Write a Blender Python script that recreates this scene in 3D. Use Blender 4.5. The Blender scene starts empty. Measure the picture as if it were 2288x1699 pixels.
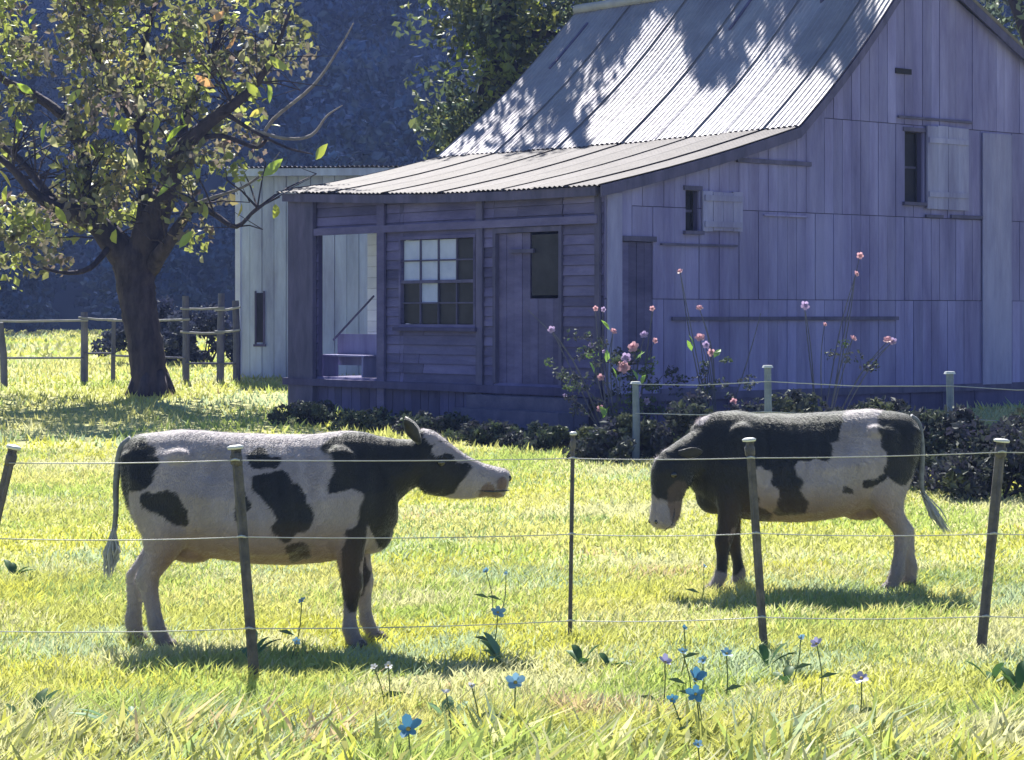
import bpy, math, random
import numpy as np
from mathutils import Vector, noise as mnoise

random.seed(7)
rng = np.random.default_rng(7)
PI = math.pi
scene = bpy.context.scene
COL = scene.collection

# ------------------------------------------------------------------ camera, sky, sun, exposure
F = 5160.3            # focal length in photo pixels (photo 2288 x 1699)
EYE = 2.1
HOR = 700.0           # horizon row
CX = 1144.0
cam_d = bpy.data.cameras.new('camera')
cam = bpy.data.objects.new('camera', cam_d)
COL.objects.link(cam)
cam.location = (0, 0, EYE)
cam.rotation_euler = (PI / 2, 0, 0)
cam_d.sensor_width = 36
cam_d.lens = 36 * F / 2288
cam_d.shift_y = -(849.5 - HOR) / 2288
cam_d.clip_start = 0.1
cam_d.clip_end = 3000
scene.camera = cam

SUN_EL, SUN_AZ = 47.0, -10.0      # degrees; azimuth from +Y (away from the camera), negative = left
world = bpy.data.worlds.new('World')
scene.world = world
world.use_nodes = True
wn = world.node_tree
wn.nodes.clear()
wo = wn.nodes.new('ShaderNodeOutputWorld')
wb = wn.nodes.new('ShaderNodeBackground')
sk = wn.nodes.new('ShaderNodeTexSky')
sk.sky_type = 'NISHITA'
sk.sun_disc = False
sk.sun_elevation = math.radians(SUN_EL)
sk.sun_rotation = math.radians(SUN_AZ)
sk.air_density = 1.0
sk.dust_density = 0.0
sk.ozone_density = 6.0
wb.inputs['Strength'].default_value = 0.052
wn.links.new(sk.outputs[0], wb.inputs[0])
wn.links.new(wb.outputs[0], wo.inputs[0])

sun_d = bpy.data.lights.new('sun', 'SUN')
sun_d.energy = 5.0
sun_d.angle = math.radians(0.5)
sun_d.color = (1.0, 0.95, 0.86)
sun = bpy.data.objects.new('sun', sun_d)
COL.objects.link(sun)
sdir = Vector((math.sin(math.radians(SUN_AZ)) * math.cos(math.radians(SUN_EL)),
               math.cos(math.radians(SUN_AZ)) * math.cos(math.radians(SUN_EL)),
               math.sin(math.radians(SUN_EL))))
sun.rotation_euler = sdir.to_track_quat('Z', 'Y').to_euler()
sun.location = (-10, 60, 40)

scene.view_settings.view_transform = 'Standard'
scene.view_settings.look = 'None'
scene.view_settings.gamma = 1.0
scene.view_settings.exposure = 1.75
scene.view_settings.use_curve_mapping = False
try:
    scene.cycles.max_bounces = 8
    scene.cycles.transparent_max_bounces = 8
    scene.cycles.use_denoising = True
except Exception:
    pass

# ------------------------------------------------------------------ helpers
def gz(x, y):
    """height of the ground"""
    t = np.clip((np.asarray(y, float) - 20) / 40, 0, 1)
    return 0.9 * t * t * (3 - 2 * t) + 0.015 * np.sin(np.asarray(x) * 1.3 + 1.0) * np.sin(np.asarray(y) * 0.9)

def at(px, py, d):
    return Vector(((px - CX) / F * d, d, EYE + (HOR - py) / F * d))

def gp(px, d):
    x = (px - CX) / F * d
    return Vector((x, d, float(gz(x, d))))

def tag(o, label, cat, group=None, kind=None):
    if label: o['label'] = label
    if cat: o['category'] = cat
    if group: o['group'] = group
    if kind: o['kind'] = kind
    return o

def link(name, me, parent=None, m=None):
    o = bpy.data.objects.new(name, me)
    COL.objects.link(o)
    if parent is not None: o.parent = parent
    if m is not None and me is not None and len(me.materials) == 0: me.materials.append(m)
    return o

def empty(name, loc, rz=0.0):
    o = bpy.data.objects.new(name, None)
    COL.objects.link(o)
    o.location = loc
    o.rotation_euler = (0, 0, rz)
    o.empty_display_size = 0.2
    return o

def np_mesh(name, verts, faces, m=None, cols=None, smooth=False):
    """faces: list of (n,k) int arrays"""
    verts = np.asarray(verts, np.float32)
    me = bpy.data.meshes.new(name)
    me.vertices.add(len(verts))
    me.vertices.foreach_set('co', verts.ravel())
    faces = [np.asarray(f, np.int32) for f in faces if len(f)]
    li = np.concatenate([f.ravel() for f in faces])
    ls = np.concatenate([np.full(len(f), f.shape[1], np.int32) for f in faces])
    st = np.concatenate([[0], np.cumsum(ls)[:-1]]).astype(np.int32)
    me.loops.add(len(li))
    me.loops.foreach_set('vertex_index', li)
    me.polygons.add(len(ls))
    me.polygons.foreach_set('loop_start', st)
    me.polygons.foreach_set('use_smooth', np.full(len(ls), bool(smooth)))
    me.update(calc_edges=True)
    me.validate()
    if cols is not None:
        a = me.color_attributes.new('Col', 'FLOAT_COLOR', 'POINT')
        c = np.ones((len(verts), 4), np.float32)
        c[:, :3] = cols
        a.data.foreach_set('color', c.ravel())
    if m is not None: me.materials.append(m)
    return me

BOXF = np.array([[0, 3, 2, 1], [4, 5, 6, 7], [0, 1, 5, 4], [1, 2, 6, 5], [2, 3, 7, 6], [3, 0, 4, 7]])
def hexa(name, v8, m, parent=None):
    """eight corners: bottom ring then top ring"""
    return link(name, np_mesh(name, v8, [BOXF], m), parent)

def box(name, x0, x1, y0, y1, z0, z1, m, parent=None):
    return hexa(name, [(x0, y0, z0), (x1, y0, z0), (x1, y1, z0), (x0, y1, z0),
                       (x0, y0, z1), (x1, y0, z1), (x1, y1, z1), (x0, y1, z1)], m, parent)

class MB:
    """collects shapes into one mesh"""
    def __init__(s): s.v = []; s.f = {3: [], 4: []}; s.n = 0
    def add(s, v, faces):
        v = np.asarray(v, float)
        for f in faces: s.f[len(f)].append([i + s.n for i in f])
        s.v.append(v); s.n += len(v)
    def box(s, x0, x1, y0, y1, z0, z1):
        s.add([(x0, y0, z0), (x1, y0, z0), (x1, y1, z0), (x0, y1, z0), (x0, y0, z1), (x1, y0, z1), (x1, y1, z1), (x0, y1, z1)], BOXF.tolist())
    def rings(s, rings, cap=True):
        k = len(rings[0]); base = s.n
        v = [p for r in rings for p in r]
        fs = []
        for i in range(len(rings) - 1):
            for j in range(k):
                a = i * k + j; b = i * k + (j + 1) % k
                fs.append([a, b, b + k, a + k])
        if cap:
            c0 = np.mean(np.asarray(rings[0], float), 0); c1 = np.mean(np.asarray(rings[-1], float), 0)
            i0 = len(v); v = v + [tuple(c0), tuple(c1)]
            L = (len(rings) - 1) * k
            for j in range(k):
                fs.append([i0, (j + 1) % k, j])
                fs.append([i0 + 1, L + j, L + (j + 1) % k])
        s.add(v, fs)
    def tube(s, pts, rad, k=8, wob=0.0):
        pts = [Vector(p) for p in pts]
        if not hasattr(rad, '__len__'): rad = [rad] * len(pts)
        rings = []; n = None
        for i, p in enumerate(pts):
            t = (pts[min(i + 1, len(pts) - 1)] - pts[max(i - 1, 0)]).normalized()
            if n is None:
                n = t.orthogonal().normalized()
            else:
                n = (n - t * n.dot(t))
                n = n.normalized() if n.length > 1e-6 else t.orthogonal().normalized()
            b = t.cross(n)
            r = []
            for j in range(k):
                a = 2 * PI * j / k
                q = rad[i] * (1 + wob * random.uniform(-1, 1))
                r.append(tuple(p + n * math.cos(a) * q + b * math.sin(a) * q))
            rings.append(r)
        s.rings(rings)
    def mesh(s, name, m=None, smooth=False):
        fs = [np.array(s.f[k]) for k in (4, 3) if s.f[k]]
        return np_mesh(name, np.concatenate(s.v), fs, m, smooth=smooth)
    def build(s, name, m, parent=None, smooth=False):
        return link(name, s.mesh(name, m, smooth), parent)

def smooth_path(pts, n=6):
    """Catmull-Rom through points"""
    P = [Vector(p) for p in pts]
    out = []
    for i in range(len(P) - 1):
        p0 = P[max(i - 1, 0)]; p1 = P[i]; p2 = P[i + 1]; p3 = P[min(i + 2, len(P) - 1)]
        for k in range(n):
            t = k / n
            out.append(0.5 * ((2 * p1) + (p2 - p0) * t + (2 * p0 - 5 * p1 + 4 * p2 - p3) * t * t + (3 * p1 - p0 - 3 * p2 + p3) * t ** 3))
    out.append(P[-1])
    return out

def reseed(k):
    global rng
    random.seed(k); rng = np.random.default_rng(k); mnoise.seed_set(k + 1)

# ------------------------------------------------------------------ materials
def mat(name, c1, c2=None, scale=3.0, rough=0.8, bump=0.0, bscale=None, rnd=0.0, spec=0.3, metal=0.0,
        stretch=(1, 1, 1), c3=None, attr=False, sheen=0.0, detail=6, grime=None):
    m = bpy.data.materials.new(name)
    m.use_nodes = True
    nt = m.node_tree
    N = nt.nodes; L = nt.links
    b = N['Principled BSDF']
    b.inputs['Roughness'].default_value = rough
    b.inputs['Specular IOR Level'].default_value = spec
    b.inputs['Metallic'].default_value = metal
    if sheen:
        b.inputs['Sheen Weight'].default_value = sheen
        b.inputs['Sheen Roughness'].default_value = 0.4
    geo = N.new('ShaderNodeNewGeometry')
    mp = N.new('ShaderNodeMapping')
    mp.inputs['Scale'].default_value = stretch
    L.new(geo.outputs['Position'], mp.inputs['Vector'])
    nz = N.new('ShaderNodeTexNoise')
    nz.inputs['Scale'].default_value = scale
    nz.inputs['Detail'].default_value = detail
    nz.inputs['Roughness'].default_value = 0.62
    L.new(mp.outputs[0], nz.inputs['Vector'])
    out = None
    if attr:
        at_ = N.new('ShaderNodeAttribute'); at_.attribute_name = 'Col'
        mx = N.new('ShaderNodeMix'); mx.data_type = 'RGBA'; mx.blend_type = 'MULTIPLY'
        mx.inputs[0].default_value = 1.0
        rp = N.new('ShaderNodeValToRGB')
        rp.color_ramp.elements[0].position = 0.3; rp.color_ramp.elements[0].color = (0.72, 0.72, 0.72, 1)
        rp.color_ramp.elements[1].position = 0.7; rp.color_ramp.elements[1].color = (1.15, 1.15, 1.15, 1)
        L.new(nz.outputs[0], rp.inputs[0])
        L.new(at_.outputs['Color'], mx.inputs[6]); L.new(rp.outputs[0], mx.inputs[7])
        out = mx.outputs[2]
    else:
        rp = N.new('ShaderNodeValToRGB')
        rp.color_ramp.elements[0].position = 0.32
        rp.color_ramp.elements[1].position = 0.68
        rp.color_ramp.elements[0].color = (*c1, 1)
        rp.color_ramp.elements[1].color = (*(c2 or c1), 1)
        if c3:
            e = rp.color_ramp.elements.new(0.78); e.color = (*c3, 1)
        L.new(nz.outputs[0], rp.inputs[0])
        out = rp.outputs[0]
    if rnd:
        oi = N.new('ShaderNodeObjectInfo')
        mr = N.new('ShaderNodeMapRange')
        mr.inputs[3].default_value = 1 - rnd; mr.inputs[4].default_value = 1 + rnd
        L.new(oi.outputs['Random'], mr.inputs[0])
        hs = N.new('ShaderNodeHueSaturation')
        L.new(mr.outputs[0], hs.inputs['Value'])
        L.new(out, hs.inputs['Color'])
        out = hs.outputs[0]
    if grime:      # weather stains and streaks
        gs, gst, glo, ghi = grime
        gm = N.new('ShaderNodeMapping'); gm.inputs['Scale'].default_value = gst
        L.new(geo.outputs['Position'], gm.inputs['Vector'])
        gn = N.new('ShaderNodeTexNoise'); gn.inputs['Scale'].default_value = gs; gn.inputs['Detail'].default_value = 8; gn.inputs['Roughness'].default_value = 0.7
        L.new(gm.outputs[0], gn.inputs['Vector'])
        gr = N.new('ShaderNodeValToRGB')
        gr.color_ramp.elements[0].position = 0.36; gr.color_ramp.elements[0].color = (*glo, 1)
        gr.color_ramp.elements[1].position = 0.62; gr.color_ramp.elements[1].color = (*ghi, 1)
        L.new(gn.outputs[0], gr.inputs[0])
        gx = N.new('ShaderNodeMix'); gx.data_type = 'RGBA'; gx.blend_type = 'MULTIPLY'; gx.inputs[0].default_value = 1.0
        L.new(out, gx.inputs[6]); L.new(gr.outputs[0], gx.inputs[7]); out = gx.outputs[2]
    L.new(out, b.inputs['Base Color'])
    if bump:
        nb = N.new('ShaderNodeTexNoise')
        nb.inputs['Scale'].default_value = bscale or scale * 6
        nb.inputs['Detail'].default_value = 5
        L.new(mp.outputs[0], nb.inputs['Vector'])
        bp = N.new('ShaderNodeBump')
        bp.inputs['Strength'].default_value = bump
        bp.inputs['Distance'].default_value = 0.02
        L.new(nb.outputs[0], bp.inputs['Height'])
        L.new(bp.outputs[0], b.inputs['Normal'])
    return m

def leaf_mat(name, trans=0.45, gloss=0.06, rough=0.5, c=None):
    m = bpy.data.materials.new(name)
    m.use_nodes = True
    nt = m.node_tree; N = nt.nodes; L = nt.links
    N.clear()
    o = N.new('ShaderNodeOutputMaterial')
    if c is None:
        a = N.new('ShaderNodeAttribute'); a.attribute_name = 'Col'; col = a.outputs['Color']
    else:
        a = N.new('ShaderNodeRGB'); a.outputs[0].default_value = (*c, 1); col = a.outputs[0]
    d = N.new('ShaderNodeBsdfDiffuse'); t = N.new('ShaderNodeBsdfTranslucent')
    g_ = N.new('ShaderNodeBsdfGlossy'); g_.inputs['Roughness'].default_value = rough
    g_.inputs['Color'].default_value = (0.9, 0.95, 0.9, 1)
    hs = N.new('ShaderNodeHueSaturation'); hs.inputs['Saturation'].default_value = 1.15; hs.inputs['Value'].default_value = 1.1
    L.new(col, d.inputs[0]); L.new(col, hs.inputs['Color']); L.new(hs.outputs[0], t.inputs[0])
    m1 = N.new('ShaderNodeMixShader'); m1.inputs[0].default_value = trans
    L.new(d.outputs[0], m1.inputs[1]); L.new(t.outputs[0], m1.inputs[2])
    m2 = N.new('ShaderNodeMixShader'); m2.inputs[0].default_value = gloss
    L.new(m1.outputs[0], m2.inputs[1]); L.new(g_.outputs[0], m2.inputs[2])
    L.new(m2.outputs[0], o.inputs[0])
    return m

MT = {}
MT['ground'] = mat('pasture soil and thatch', (0.24, 0.246, 0.09), (0.324, 0.324, 0.12), 0.9, 0.95, 0.5, 30, c3=(0.348, 0.312, 0.156))
MT['grass'] = leaf_mat('grass blades', 0.42, 0.02, 0.55)
MT['leaf'] = leaf_mat('tree leaves', 0.58, 0.05, 0.5)
MT['leafdark'] = leaf_mat('shrub leaves', 0.25, 0.03, 0.6)
MT['leaffar'] = leaf_mat('far wood leaves', 0.15, 0.0, 0.8)
MT['bark'] = mat('dark bark', (0.016, 0.014, 0.030), (0.058, 0.046, 0.066), 7, 0.95, 1.0, 16, stretch=(1, 1, 0.3))
MT['twig'] = mat('pale twig bark', (0.12, 0.105, 0.12), (0.225, 0.21, 0.225), 8, 0.9, 0.4, 30)
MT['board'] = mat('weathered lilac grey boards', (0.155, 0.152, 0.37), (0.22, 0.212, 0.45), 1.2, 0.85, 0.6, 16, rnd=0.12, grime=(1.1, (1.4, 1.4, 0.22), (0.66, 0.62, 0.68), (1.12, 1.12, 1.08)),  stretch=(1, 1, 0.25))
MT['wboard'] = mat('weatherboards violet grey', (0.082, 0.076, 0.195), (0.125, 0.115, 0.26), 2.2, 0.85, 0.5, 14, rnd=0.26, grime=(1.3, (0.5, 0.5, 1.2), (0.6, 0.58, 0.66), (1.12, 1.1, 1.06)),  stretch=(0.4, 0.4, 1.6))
MT['darkwood'] = mat('dark timber', (0.05, 0.048, 0.11), (0.10, 0.09, 0.19), 4, 0.85, 0.5, 20, rnd=0.15, stretch=(1, 1, 0.3))
MT['shutter'] = mat('grey shutter boards', (0.20, 0.205, 0.41), (0.25, 0.25, 0.46), 3, 0.85, 0.4, 16, rnd=0.10, grime=(1.1, (1.4, 1.4, 0.22), (0.66, 0.62, 0.68), (1.12, 1.12, 1.08)), stretch=(1, 1, 0.25))
MT['palewall'] = mat('pale blue grey lining boards', (0.52, 0.56, 0.78), (0.64, 0.68, 0.88), 1.6, 0.8, 0.3, 12, rnd=0.08, stretch=(0.5, 0.5, 1.5))
MT['shedwall'] = mat('pale blue painted boards', (0.40, 0.475, 0.69), (0.49, 0.56, 0.77), 1.4, 0.8, 0.3, 12, rnd=0.14, grime=(1.1, (1.4, 1.4, 0.22), (0.66, 0.62, 0.68), (1.12, 1.12, 1.08)), stretch=(1, 1, 0.4))
MT['skirt'] = mat('violet base boards', (0.055, 0.05, 0.14), (0.085, 0.078, 0.19), 2, 0.9, 0.4, 12, rnd=0.22, grime=(1.1, (1.4, 1.4, 0.22), (0.66, 0.62, 0.68), (1.12, 1.12, 1.08)), stretch=(1, 1, 0.3))
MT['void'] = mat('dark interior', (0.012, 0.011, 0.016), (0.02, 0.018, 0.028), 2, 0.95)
MT['roof'] = mat('weathered zinc roofing iron', (0.235, 0.235, 0.29), (0.295, 0.29, 0.325), 0.9, 0.52, 0.25, 9, rnd=0.10, grime=(0.8, (1, 1, 1), (0.72, 0.68, 0.70), (1.06, 1.05, 1.04)),  spec=0.3, metal=0.35, c3=(0.32, 0.31, 0.33))
MT['roofold'] = mat('dull old veranda iron', (0.076, 0.071, 0.084), (0.100, 0.094, 0.106), 1.1, 0.72, 0.25, 9, rnd=0.14, grime=(0.9, (1, 1, 1), (0.74, 0.70, 0.74), (1.08, 1.06, 1.06)), spec=0.2, metal=0.05, c3=(0.13, 0.126, 0.134))
MT['lead'] = mat('ridge metal', (0.27, 0.27, 0.3), (0.36, 0.36, 0.384), 3, 0.6, 0.2)
MT['glass'] = mat('window glass', (0.02, 0.02, 0.032), (0.035, 0.034, 0.05), 3, 0.3, 0.0, spec=0.06)
MT['paleglass'] = mat('pale pane', (0.30, 0.34, 0.56), (0.40, 0.44, 0.66), 3, 0.5, 0.0, spec=0.15)  # pale colour set on the pane itself
MT['concrete'] = mat('old concrete step', (0.06, 0.058, 0.13), (0.10, 0.095, 0.18), 4, 0.9, 0.6)
MT['picket'] = mat('dark steel picket', (0.045, 0.043, 0.05), (0.11, 0.10, 0.11), 14, 0.6, 0.4, 60, spec=0.4)
MT['cap'] = mat('white plastic cap', (0.468, 0.481, 0.507), (0.533, 0.539, 0.552), 10, 0.45, 0.1)
MT['wire'] = mat('galvanised wire', (0.325, 0.332, 0.351), (0.403, 0.41, 0.429), 20, 0.4, 0.0, spec=0.6, metal=0.3)
MT['fencewood'] = mat('weathered fence timber', (0.055, 0.06, 0.11), (0.13, 0.13, 0.19), 6, 0.9, 0.6, 25, rnd=0.15, stretch=(1, 1, 0.4))
MT['rail'] = mat('silvery rail timber', (0.182, 0.189, 0.231), (0.294, 0.294, 0.322), 5, 0.85, 0.5, 20, rnd=0.12)
MT['gpost'] = mat('blue grey garden post', (0.11, 0.14, 0.20), (0.19, 0.22, 0.29), 6, 0.85, 0.4)
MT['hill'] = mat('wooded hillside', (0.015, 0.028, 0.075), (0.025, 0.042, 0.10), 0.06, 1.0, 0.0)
MT['coat'] = mat('cow coat', (1, 1, 1), None, 5, 0.62, 0.55, 130, attr=True, spec=0.3, sheen=0.45, stretch=(1, 1, 0.35))
MT['fur'] = leaf_mat('coat hair', 0.2, 0.04, 0.55)
MT['hoof'] = mat('hoof horn', (0.05, 0.042, 0.04), (0.11, 0.09, 0.08), 20, 0.6, 0.3)
MT['eye'] = mat('eye', (0.008, 0.006, 0.006), None, 5, 0.08, spec=0.8)
MT['petalpink'] = leaf_mat('pink petals', 0.4, 0.03, 0.5, (0.532, 0.329, 0.378))
MT['petalmauve'] = leaf_mat('mauve petals', 0.4, 0.03, 0.5, (0.384, 0.304, 0.48))
MT['petalblue'] = leaf_mat('sky blue petals', 0.35, 0.03, 0.5, (0.195, 0.325, 0.468))
MT['petalazure'] = leaf_mat('azure petals', 0.3, 0.03, 0.5, (0.11, 0.25, 0.40))
MT['petallilac'] = leaf_mat('lilac petals', 0.35, 0.03, 0.5, (0.338, 0.325, 0.52))
MT['petalwhite'] = leaf_mat('white petals', 0.35, 0.03, 0.5, (0.52, 0.52, 0.559))
MT['stem'] = leaf_mat('flower stem', 0.1, 0.04, 0.5, (0.08, 0.12, 0.048))
MT['broadleaf'] = leaf_mat('broad weed leaf', 0.25, 0.02, 0.5, (0.053, 0.105, 0.045))
MT['mintleaf'] = leaf_mat('pale mint weed leaf', 0.35, 0.02, 0.5, (0.163, 0.26, 0.156))
MT['pistil'] = leaf_mat('flower centre', 0.1, 0.02, 0.5, (0.455, 0.325, 0.078))

# ------------------------------------------------------------------ ground
def build_ground():
    ys = np.concatenate([np.arange(-30, 4, 4), np.arange(4, 70, 0.6), np.arange(70, 200, 5), [260, 400]])
    xs = np.concatenate([[-300, -200, -110], np.arange(-70, -16, 4), np.arange(-16, 18, 0.6), np.arange(18, 74, 4), [110, 200, 300]])
    X, Y = np.meshgrid(xs, ys)
    Z = gz(X, Y)
    v = np.stack([X, Y, Z], -1).reshape(-1, 3)
    nx = len(xs)
    i = np.arange(len(ys) - 1)[:, None] * nx + np.arange(nx - 1)[None, :]
    f = np.stack([i, i + 1, i + nx + 1, i + nx], -1).reshape(-1, 4)
    o = link('ground', np_mesh('ground', v, [f], MT['ground'], smooth=True))
    o['kind'] = 'structure'
build_ground()

# ------------------------------------------------------------------ house frame of reference
HA = math.radians(40)
DA = 34.4
AX = (1350 - CX) / F * DA
AZ = float(gz(AX, DA))
U = Vector((math.cos(HA), math.sin(HA), 0)); V = Vector((-math.sin(HA), math.cos(HA), 0))
A0 = Vector((AX, DA, AZ))
def _loc(p): return Vector((p.dot(U), p.dot(V), p.z))
CL = _loc(Vector((0, 0, EYE)) - A0)
def _ray(px, py): return _loc(Vector(((px - CX) / F, 1, (HOR - py) / F)))
def hv(px, py, x0=0.0):
    d = _ray(px, py); t = (x0 - CL.x) / d.x; p = CL + d * t
    return p.y, p.z
def hg(px, py, y0=0.0):
    d = _ray(px, py); t = (y0 - CL.y) / d.y; p = CL + d * t
    return p.x, p.z
def in_house(x, y, pad=0.0):
    rx = x - A0.x; ry = y - A0.y
    lx = rx * U.x + ry * U.y; ly = rx * V.x + ry * V.y
    return (lx > -0.1 - pad) & (lx < 14.2 + pad) & (ly > -0.1 - pad) & (ly < 8.2 + pad)

house = empty('farmhouse', A0, HA)
tag(house, 'old weathered violet grey timber farmhouse with pale iron roof and veranda', 'house')

PN = [hg(1345, 412, -0.2), hg(1790, 283, -0.2), hg(2064, -107, -0.2), hg(2600, 370, -0.2)]
YF = 8.25
PF = [(PN[0][0], PN[0][1] + 0.22), (PN[1][0] - 0.75, PN[1][1] - 0.10), (PN[2][0] - 0.3, PN[2][1] - 0.22), (PN[3][0], PN[3][1])]
def zroof_near(x):
    for (xa, za), (xb, zb) in zip(PN[:-1], PN[1:]):
        if x <= xb: return za + (zb - za) * (x - xa) / (xb - xa)
    return PN[-1][1]

def roof_pt(seg, s, t):
    """s 0..1 up the slope, t 0..1 from the gable to the far end"""
    a = Vector((PN[seg][0], -0.2, PN[seg][1])); b = Vector((PN[seg + 1][0], -0.2, PN[seg + 1][1]))
    c = Vector((PF[seg][0], YF, PF[seg][1])); d = Vector((PF[seg + 1][0], YF, PF[seg + 1][1]))
    p = a.lerp(b, s).lerp(c.lerp(d, s), t)
    sag = math.sin(PI * t) * 0.07
    if seg == 0: p.z -= sag * (1 - 0.4 * s) + 0.05 * math.sin(PI * s)
    else: p.z -= sag * 0.6 + 0.15 * math.sin(PI * s)
    return p

def build_roof():
    rf = empty('roof', (0, 0, 0)); rf.parent = house
    for seg, n, rows in ((0, 11, 7), (1, 11, 7), (2, 8, 3)):
        for k in range(n):
            t0 = k / n; t1 = (k + 1) / n + 0.004
            waves = int(round((t1 - t0) * YF / 0.105)); m = waves * 6 + 1
            lift = 0.012 * (k % 2) + random.uniform(0, 0.008)
            e0 = random.uniform(-0.03, 0.03) if seg == 0 else 0
            vs = []
            for i in range(rows):
                s = i / (rows - 1)
                if seg == 0: s = -0.0 + e0 * 0.5 * (1 - s) + s * 1.0
                for j in range(m):
                    t = t0 + (t1 - t0) * j / (m - 1)
                    p = roof_pt(seg, s, min(t, 1.0))
                    w = 0.011 * math.cos(2 * PI * j / 6) + lift + (0.02 if seg else 0)
                    vs.append((p.x - (0.3 * w if seg < 2 else -0.3 * w), p.y, p.z + w))
            i = np.arange(rows - 1)[:, None] * m + np.arange(m - 1)[None, :]
            f = np.stack([i, i + m, i + m + 1, i + 1], -1).reshape(-1, 4)
            link('roof_sheet', np_mesh('roof_sheet', vs, [f], MT['roofold' if seg == 0 else 'roof'], smooth=True), rf)
    # deck below the sheets
    mb = MB()
    for seg in range(3):
        for t0, t1 in ((0.025, 0.25), (0.25, 0.5), (0.5, 0.75), (0.75, 0.99)):
            for s0, s1 in ((0.02, .2), (.2, .4), (.4, .6), (.6, .8), (.8, 1)):
                q = [roof_pt(seg, s0, t0), roof_pt(seg, s1, t0), roof_pt(seg, s1, t1), roof_pt(seg, s0, t1)]
                mb.add([(p.x, p.y, p.z - 0.16) for p in q] + [(p.x, p.y, p.z - 0.06) for p in q], BOXF.tolist())
    mb.build('roof_deck', MT['darkwood'], rf)
    # ridge cap
    mb = MB(); pts = [roof_pt(2, 0, t) + Vector((0, 0, 0.07)) for t in np.linspace(0, 1, 9)]
    mb.tube(pts, 0.10, 8)
    mb.build('ridge_cap', MT['lead'], rf, True)
    # barge boards on the gable end
    for seg in range(3):
        a = Vector((PN[seg][0], -0.2, PN[seg][1])); b = Vector((PN[seg + 1][0], -0.2, PN[seg + 1][1]))
        sag = lambda s: (0.05 if seg == 0 else 0.15) * math.sin(PI * s)
        mb = MB(); ring = []
        for s in np.linspace(0, 1, 7):
            p = a.lerp(b, s); z = p.z - sag(s) - 0.012
            ring.append([(p.x, -0.205, z - 0.17), (p.x, -0.165, z - 0.17), (p.x, -0.165, z), (p.x, -0.205, z)])
        mb.rings(ring)
        mb.build('barge_board', MT['darkwood'], rf)
    # fascia and rafter ends along the eave
    mb = MB(); ring = []
    for t in np.linspace(0.02, 0.99, 9):
        p = roof_pt(0, 0, t); ring.append([(p.x + 0.02, p.y, p.z - 0.16), (p.x + 0.06, p.y, p.z - 0.16), (p.x + 0.06, p.y, p.z - 0.02), (p.x + 0.02, p.y, p.z - 0.02)])
    mb.rings(ring); mb.build('fascia', MT['darkwood'], rf)
    # old dark seams: two short loose flashing strips on the upper slope
    for t0, s0, s1 in ((0.92, 0.62, 0.9), (0.42, 0.72, 0.95), (0.2, 0.80, 0.98)):
        mb = MB(); ring = []
        for s in np.linspace(s0, s1, 5):
            p = roof_pt(1, s, t0); ring.append([(p.x, p.y - 0.03, p.z + 0.03), (p.x, p.y + 0.03, p.z + 0.03), (p.x, p.y + 0.03, p.z + 0.075), (p.x, p.y - 0.03, p.z + 0.075)])
        mb.rings(ring); mb.build('flashing_strip', MT['darkwood'], rf)
build_roof()

ZG = -0.5    # bottom of walls, below ground
def pieces(z0, z1, x0, x1, openings):
    iv = [(z0, z1)]
    for (a, b, c, d) in openings:
        if x1 <= a + 1e-4 or x0 >= b - 1e-4: continue
        nv = []
        for (p, q) in iv:
            if q <= c or p >= d: nv.append((p, q)); continue
            if p < c: nv.append((p, c))
            if q > d: nv.append((d, q))
        iv = nv
    return [(p, q) for p, q in iv if q - p > 0.03]

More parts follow.
